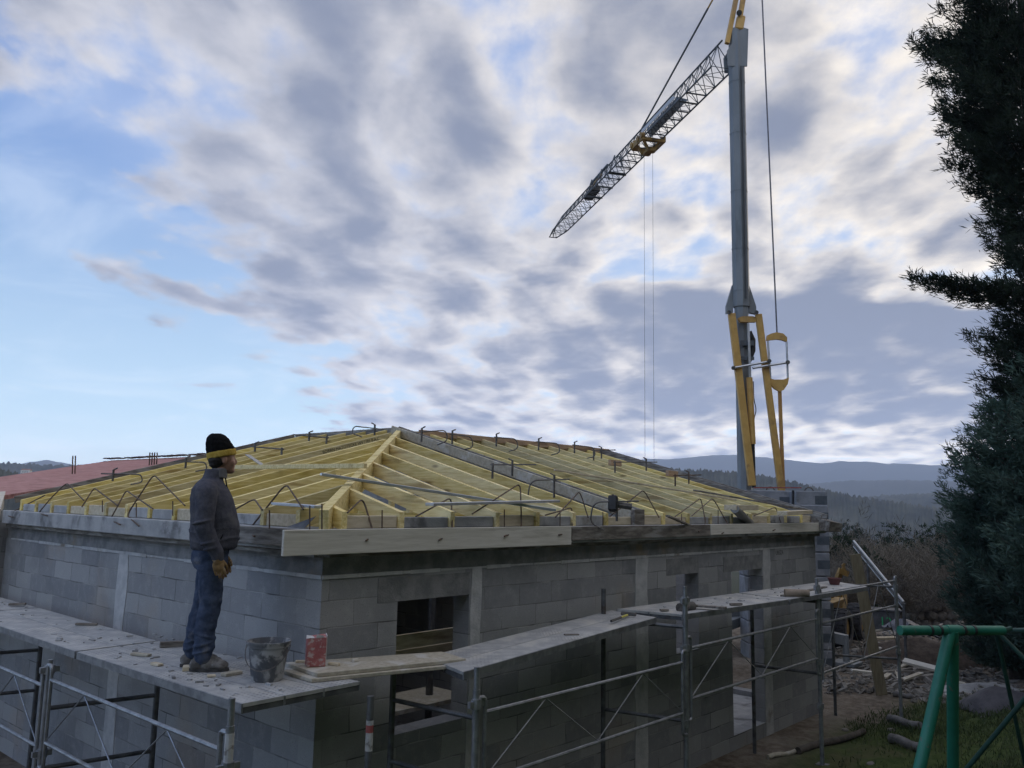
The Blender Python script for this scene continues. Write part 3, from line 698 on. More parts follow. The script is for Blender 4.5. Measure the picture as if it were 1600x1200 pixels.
# ================================================================== SCAFFOLD
def gz(x, y): return float(ground_z(x, y))
G_FR, G_GD, G_PL = 'scaffold frames standing along the walls', 'scaffold guardrails between the posts', 'perforated steel scaffold planks'
def frame(outer, inner, zo, zi, bars, label, tape=False, collars=()):
    """one end frame: outer and inner upright joined by crossbars; outer/inner are (x, y)"""
    (xo, yo), (xi, yi) = outer, inner
    go, gi = gz(xo, yo)-.02, gz(xi, yi)-.02
    f = empty('scaffold_support', (xo, yo, go), label, 'scaffold frame', G_FR)
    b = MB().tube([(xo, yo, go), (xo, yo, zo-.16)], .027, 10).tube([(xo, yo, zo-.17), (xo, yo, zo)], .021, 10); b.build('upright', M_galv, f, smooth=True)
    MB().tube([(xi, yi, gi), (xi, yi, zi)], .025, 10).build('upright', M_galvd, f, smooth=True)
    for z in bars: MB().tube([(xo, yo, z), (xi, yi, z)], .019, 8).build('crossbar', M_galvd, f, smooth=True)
    for z in collars:
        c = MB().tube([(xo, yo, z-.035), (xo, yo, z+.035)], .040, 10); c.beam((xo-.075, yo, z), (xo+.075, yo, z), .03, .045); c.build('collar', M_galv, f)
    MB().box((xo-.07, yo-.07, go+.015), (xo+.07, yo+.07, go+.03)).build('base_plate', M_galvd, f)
    if tape:
        t = MB().tube([(xi, yi, zi-.36), (xi, yi, zi-.16)], .0262, 10); t.build('tape', M_whitep, f)
        MB().tube([(xi, yi, zi-.24), (xi, yi, zi-.19)], .0268, 10).build('tape', M_redp, f)
    return f
M_whitep = mat('white_paint', (.40, .40, .40), (.52, .52, .51), 20, .7, .05, c3=(.22, .21, .20), s3=18)
M_redp = mat('red_paint', (.30, .07, .07), (.36, .11, .10), 20, .7, .05)
YO, YI = -1.10, -.25
FX = (.62, 3.62, 6.98, 10.12)
FI = (.55, 3.41, 6.85, 9.68)
frame((FX[0], YO), (FI[0], YI), -.60, -.72, (-.96, -1.42, -2.0), 'scaffold frame under the end of the dusty boards, nearest frame of the right wall', collars=(-.86,))
frame((FX[1], YO), (FI[1], YI), -.20, -.28, (-.60, -1.5, -2.1), 'scaffold frame between the two long guardrails of the right wall', collars=(-.34, -.80, -1.52))
frame((FX[2], YO), (FI[2], YI), -.30, -.58, (-.60, -1.5), 'scaffold frame in front of the concrete column beyond the doorway', collars=(-.42, -1.36, -1.9))
frame((FX[3], YO), (FI[3], YI), -.46, -.90, (-.60, -1.7), 'farthest scaffold frame, past the right end of the house', collars=(-.60, -1.6))
XO, XI = -1.16, -.30
LY = (4.95, 2.10, -.76); LYI = (4.75, 1.95, -.86)
frame((XO, LY[0]), (XI, LYI[0]), -.78, -.80, (-1.12, -1.55), 'scaffold frame at the left edge of the photo', collars=(-.86,))
frame((XO, LY[1]), (XI, LYI[1]), -.76, -.82, (-1.15, -1.62), 'scaffold frame left of the man, under the plank joint', collars=(-.84, -1.5))
frame((XO, LY[2]), (-.12, -.80), -.60, -.74, (-1.46,), 'scaffold frame at the house corner with red and white tape', tape=True, collars=(-1.0,))
MB_ = MB().tube([(XO, LY[2], -.98), (XO, LY[2], -.80)], .0285, 10)
tape_on = [o for o in col.objects if o.get('label') == 'scaffold frame at the house corner with red and white tape'][0]
MB_.build('tape', M_whitep, tape_on)

def guard(p0, p1, zs, label, zt, zb, tops=2, off=.085):
    p0, p1 = V3((*p0, 0)), V3((*p1, 0)); d = (p1-p0).normalized(); L = (p1-p0).length
    g = empty('scaffold_guardrail', (p0.x, p0.y, zb), label, 'guardrail', G_GD)
    a, b = p0+d*off, p1-d*off
    for q, s in ((a, 1), (b, -1)):
        pts = rounded([V3((*(q-d*s*off).xy, zt)), V3((*q.xy, zt)), V3((*q.xy, zb)), V3((*(q-d*s*off).xy, zb))], .07)
        MB().tube(pts, .016, 8).build('end_loop', M_galv, g, smooth=True)
    for z in zs: MB().tube([(*a.xy, z), (*b.xy, z)], .0155, 8).build('rail', M_galv, g, smooth=True)
    hi, lo = zs[0]-.012, zs[-1]+.012
    n = tops*2; zz = [(a+(b-a)*(i/n), lo if i % 2 == 0 else hi) for i in range(n+1)]
    for (q, z), (q2, z2) in zip(zz, zz[1:]): MB().tube([(*q.xy, z), (*q2.xy, z2)], .0055, 5).build('brace_rod', M_galv, g)
    return g
y_g = YO-.012
guard((FX[0], y_g), (FX[1], y_g), (-.93, -1.41), 'long guardrail in front of the dark wall, right of the corner boards', -.82, -1.62)
guard((FX[1], y_g), (FX[2], y_g), (-.81, -1.30), 'guardrail in front of the doorway, second along the right wall', -.70, -1.50)
guard((FX[2], y_g), (FX[3], y_g), (-.50, -.88, -1.50), 'three railed guardrail past the end of the wall', -.44, -1.62)
x_g = XO-.012
guard((x_g, LY[1]), (x_g, LY[2]), (-.91, -1.40), 'guardrail below the man and the bucket', -.80, -1.60)
guard((x_g, LY[0]), (x_g, LY[1]), (-.98, -1.46), 'guardrail cut by the left edge of the photo', -.86, -1.66)

def plank(q, label, th=.055, split=1, m=None):
    """steel deck plank from its four top corners (near outer, far outer, far inner, near inner)"""
    q = [V3(p) for p in q]; dn = V3((0, 0, -th)); e = V3((0, 0, -.012))
    ctr = sum(q, V3())/4
    b = MB().hexa([p+e*2 for p in q]+[p for p in q])
    o = b.build('scaffold_plank', m or M_deck, None, loc=ctr)
    tag(o, label, 'scaffold plank', G_PL)
    for i, j in ((0, 1), (3, 2)):
        ins = (q[(j+1) % 4 if i == 0 else 1]-q[j]).normalized()*.010 if i == 0 else (q[0]-q[3]).normalized()*.010
        MB().beam(q[i]-ins*.3+V3((0, 0, -th/2-.002)), q[j]-ins*.3+V3((0, 0, -th/2-.002)), .012, th).build('side_rail', M_galv, o)
    for i, j in ((0, 3), (1, 2)):
        d = (q[1]-q[0]).normalized()*(.02 if i == 0 else -.02)
        MB().beam(q[i]+d+V3((0, 0, -.045)), q[j]+d+V3((0, 0, -.045)), .03, .035).build('end_hook', M_galvd, o)
    return o
def lerp(a, b, t): return V3(a)*(1-t)+V3(b)*t
def deck(nO, fO, fI, nI, labels):
    n = len(labels)
    for i, lb in enumerate(labels):
        a, b = i/n+.006, (i+1)/n-.006
        plank([lerp(nO, nI, a), lerp(fO, fI, a), lerp(fO, fI, b), lerp(nO, nI, b)], lb)
zL = -.67
deck((-1.07, 1.84, zL), (-1.05, 4.9, zL-.01), (-.30, 4.9, zL-.01), (-.36, 1.90, zL), ['outer plank of the left deck, left of the man', 'inner plank of the left deck, left of the man along the wall'])
deck((-1.03, -.66, zL), (-1.07, 1.80, zL), (-.36, 1.86, zL), (-.09, -.64, zL), ['outer plank under the man and the bucket', 'middle plank behind the feet of the man', 'inner plank beside the wall, behind the man and the bucket'])
deck((-1.05, 4.94, zL-.01), (-1.0, 7.6, zL-.01), (-.28, 7.6, zL-.01), (-.30, 4.94, zL-.01), ['outer plank at the far left edge of the photo', 'inner plank at the far left edge of the photo'])
deck((.55, -1.03, -.635), (3.56, -.80, -.53), (3.66, -.17, -.53), (.75, -.40, -.635), ['outer plank of the long clean deck with the hammer on it', 'inner plank of the long clean deck beside the window'])
deck((3.80, -.96, -.505), (6.02, -1.13, -.50), (6.2, -.36, -.50), (3.64, -.26, -.505), ['outer plank in front of the small window opening', 'inner plank under the small window opening'])
deck((6.06, -1.13, -.50), (8.62, -1.18, -.50), (9.15, -.45, -.50), (6.25, -.37, -.50), ['outer plank at the far right end of the scaffold', 'inner plank at the far right end, with the red tub on it'])

# dusty boards bridging the corner
def board(name, pts, z, th, m, label, cat, group=None):
    q = [onz(x, y, z) for x, y in pts]; c = sum(q, V3())/len(q)
    o = MB().prism([p-V3((0, 0, th)) for p in q], (0, 0, th)).build(name, m, None, bevel=.003, loc=c)
    return tag(o, label, cat, group)
board('formwork_panel', [(445, 1035), (496, 1052), (728, 1029), (690, 1018)], -.612, .028, M_osb, 'dusty yellowish board with the red carton standing on it', 'board', 'boards bridging the scaffold corner')
board('formwork_panel', [(441, 1047), (487, 1061), (741, 1036), (704, 1023)], -.642, .026, M_osb, 'lower dusty board under the one with the red carton', 'board', 'boards bridging the scaffold corner')

# bucket
def bucket():
    c = onz(415, 1067, zL); c = V3((c.x+.06, c.y+.08, zL+.001)); h, r0, r1 = .270, .106, .144
    b = empty('bucket', c, 'mortar stained grey bucket with a wire handle on the scaffold', 'bucket')
    pr_ = [(0, 0), (r0, 0), (r0+.004, .01), (r0+(r1-r0)*.85, h*.85), (r0+(r1-r0)*.86+.008, h*.86), (r1+.006, h-.02), (r1+.011, h-.012), (r1+.011, h), (r1, h), (r1-.004, h-.01), (r0-.002, .05), (0, .05)]
    MB().lathe(pr_, c, 32).build('pail', mat('mortar_stained_plastic', (.075, .08, .09), (.14, .145, .15), 6, .75, .2, 30, c3=(.34, .34, .335), s3=9, t3=(.46, .6)), b, smooth=True)
    w = [c+V3((math.cos(t)*.95*(r1), math.sin(t)*.95*r1*0, 0)) for t in ()]
    d1 = rt0; d2 = -V3((fw.x, fw.y, 0)).normalized()
    hp = [c+d1*(r1+.012)*math.cos(t)+d2*(.10*math.sin(t)+.08*math.sin(t))+V3((0, 0, h-.03-.15*math.sin(t))) for t in [math.pi*k/14 for k in range(15)]]
    MB().tube(hp, .0035, 6).build('handle', M_steel, b, smooth=True)
    MB().lathe([(0, .20), (.09, .205), (r1-.025, .215)], c, 20).build('mortar', M_colm, b)
bucket()
def carton():
    c = onz(493, 1043, -.612); c = V3((c.x+.03, c.y+.05, -.611))
    k = empty('carton', c, 'small torn red and white carton standing on the dusty board', 'carton')
    mr = mat('red_carton', (.36, .11, .11), (.46, .18, .17), 9, .9, .25, 20, c3=(.52, .40, .38), s3=30, t3=(.50, .64))
    mw = mat('white_carton', (.55, .52, .52), (.68, .66, .66), 9, .9, .2, 20, c3=(.42, .16, .15), s3=26, t3=(.6, .7))
    ax = (rt0*.93+V3((fw.x, fw.y, 0)).normalized()*.36).normalized(); ay = V3((-ax.y, ax.x, 0))
    w, d, h = .135, .10, .215
    def pp(x, y, z): return c+ax*x+ay*y+V3((0, 0, z))
    tops = [.205, .212, .222, .208]
    MB().hexa([pp(-w/2, -d/2, 0), pp(w/2, -d/2, 0), pp(w/2, d/2, 0), pp(-w/2, d/2, 0), pp(-w/2-.006, -d/2, tops[0]), pp(w/2, -d/2-.004, tops[1]), pp(w/2+.008, d/2, tops[2]), pp(-w/2, d/2+.004, tops[3])]).build('box', mr, k, bevel=.006)
    MB().hexa([pp(w/2+.001, -d/2+.012, .01), pp(w/2+.006, -d/2+.012, .01), pp(w/2+.006, d/2-.004, .01), pp(w/2+.001, d/2-.004, .01), pp(w/2+.002, -d/2+.008, tops[1]+.004), pp(w/2+.007, -d/2+.008, tops[1]+.004), pp(w/2+.013, d/2-.004, tops[2]+.003), pp(w/2+.007, d/2-.004, tops[2]+.003)]).build('label_panel', mw, k)
    for x0, tilt, L in ((-.05, .5, .05), (.02, -.3, .06)):
        MB().hexa([pp(x0-.03, -d/2-.004, .205), pp(x0+.03, -d/2-.004, .208), pp(x0+.03, -d/2+.002, .208), pp(x0-.03, -d/2+.002, .205), pp(x0-.026, -d/2+.03*tilt-.002, .205+L*.45), pp(x0+.02, -d/2+.03*tilt, .205+L*.3), pp(x0+.02, -d/2+.03*tilt+.003, .205+L*.3), pp(x0-.026, -d/2+.03*tilt+.002, .205+L*.45)]).build('flap', mw, k)
carton()
# bits lying on the decks
def slab_thing(name, c, size, rz, m, label, cat, group=None, tilt=0.0, bev=.003):
    from mathutils import Euler
    o = MB().rbox((0, 0, size[2]/2), size).build(name, m, None, bevel=bev); o.location = c; o.rotation_euler = (tilt, rnd.uniform(-.02, .02), rz); return tag(o, label, cat, group)
OFF = [((300, 1047), (.13, .10, .03), .3, 'sawn pine offcut in front of the boots of the man', M_wraw), ((362, 1055), (.15, .06, .022), 1.0, 'broken grey wood chip between the boots and the bucket', M_osb),
       ((268, 1011), (.19, .05, .045), .5, 'grey wood stub on the plank behind the man', M_grey), ((220, 1025), (.17, .05, .02), -.3, 'flat wood splinter at the plank joint left of the man', M_osb),
       ((135, 977), (.20, .04, .02), .2, 'dark wood sliver on the left deck near the wall', M_grey), ((27, 946), (.17, .06, .025), .2, 'dark wood sliver at the far left of the deck', M_grey),
       ((245, 1040), (.10, .05, .018), -.6, 'small pale wood chip near the outer edge of the left deck', M_wraw), ((330, 1058), (.06, .035, .015), .4, 'tiny pale wood chip in front of the right boot', M_wraw),
       ((470, 1036), (.08, .03, .018), .2, 'pale splinter left of the red carton', M_wraw), ((522, 1040), (.09, .03, .02), -.4, 'pale splinter right of the red carton', M_wraw), ((555, 1034), (.05, .03, .02), .9, 'small white crumb of board right of the red carton', M_board),
       ((893, 993), (.14, .03, .012), .3, 'thin dark shaving on the long clean deck', M_grey), ((985, 954), (.16, .05, .03), .5, 'dark offcut at the joint of the long clean deck', M_grey), ((1038, 955), (.09, .05, .02), .2, 'small brown chip under the small window', M_grey),
       ((1150, 946), (.15, .04, .025), .3, 'small block of wood below the doorway', M_grey)]
for (x, y), s, rz, lb, m in OFF:
    z = zL if x < 440 else (-.612 if x < 600 else (-.53 if x < 1000 else -.50))
    if x > 800 and x < 1000: z = -.545
    p = onz(x, y, z); slab_thing('wood_offcut', (p.x, p.y, z+.002), s, YAW-math.pi/2+rz, m, lb, 'offcut', 'wood offcuts on the scaffold')
def crumbs():
    b = MB(); r_ = random.Random(4)
    for i in range(150):
        if i < 80: x, y, z = r_.uniform(-1.0, -.2), r_.uniform(-.6, 2.6), zL
        elif i < 105: x, y, z = r_.uniform(-1.0, -.4), r_.uniform(2.6, 6), zL-.01
        else: x, y, z = r_.uniform(3.9, 8.4), r_.uniform(-1.0, -.45), -.5
        s = r_.uniform(.006, .022); b.rbox((x, y, z+s*.3), (s*r_.uniform(1, 3), s, s*.6), (0, 0, r_.uniform(0, 3)))
    o = b.build('debris', M_conc); tag(o, 'crumbs of mortar and wood scattered over the scaffold planks', None, None, 'stuff')
crumbs()
def hammer():
    a, b = onz(955, 973, -.535), onz(982, 963, -.53)
    h = empty('hammer', (a.x, a.y, -.53), 'hammer with a black and yellow handle on the scaffold plank', 'hammer')
    MB().tube([a+V3((0, 0, .015)), lerp(a, b, .55)+V3((0, 0, .016))], .013, 8).build('handle', M_blk, h, smooth=True)
    MB().tube([lerp(a, b, .55)+V3((0, 0, .016)), lerp(a, b, .92)+V3((0, 0, .017))], .012, 8).build('handle', mat('yellow_grip', (.55, .50, .10), rough=.6, bump=0), h, smooth=True)
    d = (b-a).normalized(); s = V3((-d.y, d.x, 0)); MB().beam(b+V3((0, 0, .022))-s*.08, b+V3((0, 0, .022))+s*.08, .03, .03).build('head', M_steel, h, bevel=.004)
hammer()
p, q = onz(1226, 926, -.45), onz(1264, 927, -.45)
o = MB().tube([p, q], .045, 14).build('cardboard_tube', mat('brown_cardboard', (.22, .17, .12), (.30, .24, .18), 8, .9, .1), None, smooth=True, loc=p); tag(o, 'short brown cardboard tube lying on the far right planks', 'tube')
p, q = onz(1062, 950, -.47), onz(1082, 947, -.47)
o = MB().tube([p, q], .05, 12).build('rolled_sheet', mat('dark_roll', (.06, .055, .05), (.12, .11, .10), 12, .9, .2), None, smooth=True, loc=p); tag(o, 'dark roll of sheet beside the second scaffold post', 'roll')
p, q = onz(1084, 946, -.47), onz(1134, 950, -.47)
o = MB().beam(p, q, .09, .022).build('loose_board', M_grey, None, loc=p); tag(o, 'short grey board lying on the planks right of the dark roll', 'board')
p, q = onz(1222, 931, -.49), onz(1290, 917, -.49)
o = MB().beam(p, q, .05, .02).build('loose_lath', M_grey, None, loc=p); tag(o, 'thin grey lath along the far right planks', 'lath')
def tub():
    c = onz(1323, 915, -.5); c = V3((min(c.x, 8.75), -.75, -.499))
    o = MB().lathe([(0, 0), (.065, 0), (.09, .085), (.098, .085), (.098, .095), (.085, .095), (.06, .015), (0, .015)], c, 20).build('tub', mat('dull_red_plastic', (.12, .04, .04), (.16, .06, .055), 10, .7, .1), None, smooth=True, loc=c); tag(o, 'dull red mortar tub at the far end of the scaffold', 'tub')
tub()

# ================================================================== LOOSE THINGS ON THE ROOF
def on_roof(x, y, lift, side='r'): return on(x, y, (0, -SL, 1), .5234+lift) if side == 'r' else on(x, y, (-SL, 0, 1), .5234+lift)
def bar_thing(name, p, q, w, h, m, label, cat, group=None, end=None):
    p, q = V3(p), V3(q); o = MB().beam(p, q, w, h).build(name, m, None, bevel=.003, loc=p)
    return tag(o, label, cat, group)
G_AL = 'aluminium rules lying on the rafters'
bar_thing('straightedge', on_roof(501, 741, .07), on_roof(866, 797, .07), .10, .025, M_alu, 'long aluminium straightedge lying across the hip and the rafters', 'straightedge', G_AL)
bar_thing('straightedge', on_roof(671, 788, .11), on_roof(869, 783, .11), .10, .025, M_alu, 'aluminium straightedge lying level across the lower rafters', 'straightedge', G_AL)
bar_thing('straightedge', on_roof(430, 787, .03, 'l'), on_roof(498, 792, .03, 'l'), .08, .022, M_alu, 'short aluminium straightedge at the foot of the hip', 'straightedge', G_AL)
bar_thing('batten', on_roof(361, 730, .05, 'l'), on_roof(571, 728, .05, 'l'), .045, .05, M_wx, 'pale batten nailed level behind the head of the man', 'batten', 'loose battens on the roof')
bar_thing('batten', on_roof(866, 734, .03), on_roof(1150, 781, .03), .045, .025, M_wraw, 'long pale batten lying slantwise on the right slope', 'batten', 'loose battens on the roof')
bar_thing('batten', on_roof(1084, 766, .05), on_roof(1262, 797, .05), .04, .025, M_grey, 'dark thin bar lying along the right verge', 'batten', 'loose battens on the roof')
bar_thing('batten', on_roof(1043, 806, .05), ony(1082, 823, -.10), .05, .02, M_grey, 'short dark lath leaning on the right eave', 'batten', 'loose battens on the roof')
bar_thing('wood_block', on_roof(1141, 793, .10), on_roof(1176, 793, .10), .18, .07, M_wraw, 'pale block of timber on the lower right rafters', 'timber', 'timbers at the right end of the roof')
bar_thing('wood_block', on_roof(1222, 802, .06), on_roof(1262, 800, .08), .16, .06, M_wraw, 'pale block of timber beside the right verge', 'timber', 'timbers at the right end of the roof')
o = MB().tube([on_roof(1148, 795, .10), ony(1172, 818, -.02)], .06, 12).build('pipe_offcut', mat('grey_pipe', (.16, .16, .155), (.22, .22, .21), 6, .8, .1), None, smooth=True, loc=on_roof(1148, 795, .10)); tag(o, 'short grey pipe leaning between the lower right rafters', 'pipe')
c = on_roof(399, 720, .06, 'l'); o = slab_thing('plastic_sheet', c, (.10, .30, .012), .4, M_whitep, 'small white sheet on the rafters right of the head of the man', 'sheet', tilt=.5)
p = onx(470, 822, -.05); o = MB().prism([(p.x-.06, p.y+.10, .374), (p.x-.06, p.y-.14, .374), (p.x+.03, p.y-.15, .374+.09)], (.02, .02, .004)).build('metal_offcut', M_galvd, None, loc=(p.x, p.y, .374)); tag(o, 'triangular scrap of dull metal at the corner of the eave', 'metal scrap')

# mason's clamps: a bar, a bent jaw at one end, a sliding jaw with a lever
G_CL = 'steel mason clamps gripping the formwork boards'
def clamp(h, f, label, lift=.10, slide=.55, drop=.20, side='r', curl=True, m=None):
    H = on_roof(h[0], h[1]+6, lift, side)
    fh = V3((fw.x, fw.y, 0)).normalized()
    F = on(f[0], f[1], fh, fh.dot(H)); H = on(h[0], h[1], fh, fh.dot(H))
    m = m or M_steel; d = (F-H).normalized(); dn = V3((0, 0, -1))
    o = empty('mason_clamp', H, label, 'clamp', G_CL)
    if curl: pts = rounded([F, H-d*.10, H-d*.13+dn*drop*.75, H+dn*drop+d*.02], .10, 6)
    else: pts = [F, H]
    MB().tube(pts, .0085, 8).build('bar', m, o, smooth=True)
    s = H+(F-H)*slide
    MB().beam(s+V3((0, 0, .055)), s+dn*drop*.7, .017, .022).build('sliding_jaw', m, o)
    if not curl: MB().beam(H+d*.03+V3((0, 0, .02)), H+d*.03+dn*drop*.85, .017, .022).build('fixed_jaw', m, o)
    MB().tube([s+V3((0, 0, .05)), s+V3((0, 0, .075))-d*.05], .010, 6).build('lever', m, o)
clamp((686, 673), (656, 675), 'curled clamp nearest the peak on the ridge boards', .18, .9)
clamp((726, 681), (702, 678), 'second clamp from the peak on the ridge boards', .18, .8)
clamp((797, 685), (772, 683), 'third clamp from the peak on the ridge boards', .18, .85)
clamp((863, 692), (838, 690), 'fourth clamp from the peak on the ridge boards', .18, .85)
clamp((919, 698), (894, 695), 'clamp at the right end of the ridge boards', .18, .85)
clamp((925, 704), (962, 703), 'clamp sticking out at the top of the right gable', .12, .4, curl=False)
clamp((958, 722), (1027, 722), 'clamp on the right gable with timber blocks beside it', .10, .75, curl=False)
clamp((1052, 743), (1096, 742), 'clamp with a rusty bar low on the right gable', .10, .55, curl=False, m=M_rust)
clamp((766, 726), (838, 726), 'clamp with wide jaws high on the middle grey board', .10, .48, curl=False)
clamp((842, 750), (890, 749), 'curled clamp halfway down the middle grey board', .10, .5, drop=.3)
clamp((941, 784), (998, 783), 'curled clamp with a black screw box low on the middle grey board', .12, .4, drop=.3)
clamp((208, 741), (158, 740), 'clamp hooked over the left verge above the eave', .10, .62, side='l', drop=.13)
clamp((309, 722), (272, 721), 'clamp on the left verge left of the head of the man', .10, .5, side='l', drop=.12)
clamp((444, 702), (381, 697), 'clamp with a grey bar right of the head of the man', .08, .72, side='l', curl=False, drop=.09, m=M_galvd)
clamp((514, 684), (458, 679), 'clamp left of the peak with jaws on the grey board', .10, .55, side='l', curl=False, drop=.10)
clamp((564, 667), (600, 671), 'clamp with a loop rising over the peak boards', .14, .6, side='l', drop=.14)
bx = on_roof(958, 787, .16); tb = [o for o in col.objects if o.get('label', '').startswith('curled clamp with a black screw')][0]
MB().rbox(bx, (.13, .10, .17), (0, .2, .5)).build('screw_box', M_blk, tb, bevel=.015)
MB().tube([bx, bx+rt0*.2+V3((0, 0, -.03))], .035, 8).build('screw_box', M_steel, tb, smooth=True)
for (x, y), lb in (((961, 728), 'upper timber block pinned by a clamp on the right gable'), ((1050, 745), 'lower rusty timber wedge under the clamp on the right gable')):
    p = on_roof(x, y, .03); slab_thing('timber_wedge', p, (.34, .06, .10), .05, M_redwd, lb, 'timber', 'timber wedges on the right gable')
# ================================================================== CRANE
fh = V3((fw.x, fw.y, 0)).normalized()
CR_D = 19.6
def CP(x, y, off=0.0): return on(x, y, fh, fh.dot(CAM)+CR_D-off)     # point on the upright plane through the mast
mb0 = CP(1164, 760); MX, MY = mb0.x, mb0.y
cg = gz(MX, MY)
crane = empty('tower_crane', (MX, MY, cg), 'tall grey self erecting tower crane with yellow struts behind the house', 'crane')
def octo(mb, p, q, w1, w2, cut=.28, yaw=.35):
    def ring(c, w):
        h = w/2; k = w*cut; r_ = [(-h, -h+k), (-h+k, -h), (h-k, -h), (h, -h+k), (h, h-k), (h-k, h), (-h+k, h), (-h, h-k)]
        cs, sn = math.cos(YAW+yaw), math.sin(YAW+yaw); return [V3(c)+V3((x*cs-y*sn, x*sn+y*cs, 0)) for x, y in r_]
    a, b = ring(p, w1), ring(q, w2); n = 8
    return mb.add(a+b, [tuple(range(n))[::-1], tuple(range(n, 2*n))]+[(i, (i+1) % n, (i+1) % n+n, i+n) for i in range(n)])
def mz(y): return CP(1160, y).z
mast = octo(octo(MB(), (MX, MY, mz(480)), (MX, MY, mz(92)), .37, .37), (MX, MY, mz(92)), (MX+.0, MY, mz(48)), .37, .32).build('mast', M_cranegrey, crane)
for y_ in (130, 210, 300, 390, 455):
    b_ = MB(); octo(b_, (MX, MY, mz(y_)-.012), (MX, MY, mz(y_)+.012), .385, .385); b_.build('weld_band', M_cranegrey, crane)
for q_, r_ in ((.05, .014), (.09, .010)):
    MB().tube([V3((MX, MY, mz(470)))+rt0*q_-fh*.215, V3((MX, MY, mz(110)))+rt0*q_-fh*.215], r_, 5).build('conduit', M_blk if r_ > .012 else M_jib, crane)
octo(MB(), (MX, MY, cg+.9), (MX, MY, mz(462)), .31, .31).build('lower_mast', M_cranegrey, crane)
e = rt0
for s in (-1, 1):
    a = V3((MX, MY, mz(445)))+e*s*.2
    MB().prism([a, V3((MX, MY, mz(488)))+e*s*.20, V3((MX, MY, mz(490)))+e*s*.36, V3((MX, MY, mz(478)))+e*s*.36], fh*.12).build('gusset', M_cranegrey, crane)
# head
hd = MB(); top = V3((MX, MY, mz(100)))
for s in (-1, 1):
    c = fh*s*.17
    hd.prism([top-e*.26+c+V3((0, 0, -.15)), top+e*.22+c+V3((0, 0, -.15)), top+e*.27+c+V3((0, 0, .85)), top+e*.12+c+V3((0, 0, .9)), top-e*.12+c+V3((0, 0, .5)), top-e*.28+c+V3((0, 0, .25))], fh*.03)
hd.build('head_plates', M_cranegrey, crane)
apex = CP(1171, -105); rear = CP(1186, -112)
MB().beam(CP(1136, 68, .1), apex, .10, .10).build('head_strut', M_craneyel, crane)
MB().beam(CP(1136, 68, -.35), apex, .10, .10).build('head_strut', M_craneyel, crane)
MB().beam(CP(1156, 28), CP(1166, -30), .10, .12).build('head_strut', M_craneyel, crane); MB().beam(CP(1166, -30), rear, .10, .12).build('head_strut', M_craneyel, crane)
MB().beam(CP(1154, 48, .1), CP(1158, 26, .1), .19, .2).build('pulley_block', M_craneyel, crane, bevel=.03)
MB().tube([CP(1155, 20, .28), CP(1155, 20, -.2)], .07, 14).build('sheave', M_steel, crane, smooth=True)
MB().tube([CP(1150, 74, .08), CP(1155, 50, .08)], .045, 8).build('piston_rod', M_alu, crane, smooth=True)
MB().tube([CP(1158, 72, .1), CP(1160, 48, .1)], .04, 8).build('piston_rod', M_redwd, crane, smooth=True)
# jib: three chord lattice, level, pointing away from us
zb = CP(1131, 106).z; J0 = CP(1129, 106); J1 = onz(864, 371, zb)
jd = (J1-J0); JL = jd.length; jd.normalize(); js = V3((-jd.y, jd.x, 0))
zs0, zs1 = .74, .36
def jt(t): return J0+(J1-J0)*t
def jw(t): return .30*(1 if t < .93 else 1-.5*(t-.93)/.07)
def jh(t): return (zs0+(zs1+.12-zs0)*t) if t < .92 else (zs1+.12-zs0)*.92+zs0-(t-.92)/.08*.30
jib = MB()
N_ = 30; tops = []; bl = []; br = []
for i in range(N_+1):
    t = i/N_; c = jt(t); bl.append(c+js*jw(t)); br.append(c-js*jw(t))
    if i < N_: t2 = t+.5/N_; tops.append(jt(t2)+V3((0, 0, jh(t2))))
ch = .022
for L in (bl, br):
    jib.tube(L, .025, 6)
jib.tube([jt(0)+V3((0, 0, zs0))]+tops, .026, 6)
jib = jib.build('jib', M_jib, crane)
lat = MB()
for i in range(N_):
    for L in (bl, br): lat.tube([L[i], tops[i]], .012, 4).tube([tops[i], L[i+1]], .012, 4)
    lat.tube([bl[i], br[i]], .010, 4).tube([bl[i], br[i+1]] if i % 2 else [br[i], bl[i+1]], .009, 4)
lat.tube([bl[N_], br[N_]], .02, 4); lat.tube([tops[-1], jt(1)], .02, 4)
lat = lat.build('lattice', M_jib, jib); lat['kind'] = 'thing'
pn = MB()
for s in (1, -1):
    a, b = .16, .34
    k = lambda t, f: jt(t)+js*s*(jw(t)*(1-f)+.012)+V3((0, 0, jh(t)*f))
    pn.prism([k(a, .42), k(b, .42), k(b, .82), k(a+.03, .82)], js*s*.012)
pn.build('name_panel', mat('pale_panel', (.30, .33, .36), (.36, .39, .42), 4, .6, 0), jib)
hg = MB()
for t, w in ((.50, 1), (.585, .9), (.655, 1)):
    c = jt(t); hg.beam(c+js*.32+V3((0, 0, -.02)), c-js*.32+V3((0, 0, -.02)), .06, .05); hg.beam(c+js*.2+V3((0, 0, .25)), c+js*.08+V3((0, 0, .62)), .05, .04); hg.beam(c-js*.2+V3((0, 0, .25)), c-js*.08+V3((0, 0, .62)), .05, .04)
hg.beam(jt(.56)+V3((0, 0, .66)), jt(.68)+V3((0, 0, .60)), .06, .05); hg.build('fold_hinge', M_jib, jib)
MB().beam(jt(.64)+V3((0, 0, .22)), jt(.70)+V3((0, 0, .16)), .34, .18).build('winch_box', M_blk, jib, bevel=.03)
MB().beam(jt(.60)+V3((0, 0, .52)), jt(.68)+V3((0, 0, .44)), .06, .06).build('piston', M_craneyel, jib)
pl_ = MB(); 
for i in range(0, 26, 2): pl_.beam(jt(.10+i*.018)-js*.26, jt(.10+i*.018)+js*.26, .05, .02)
pl_.build('walkway', M_jib, jib)
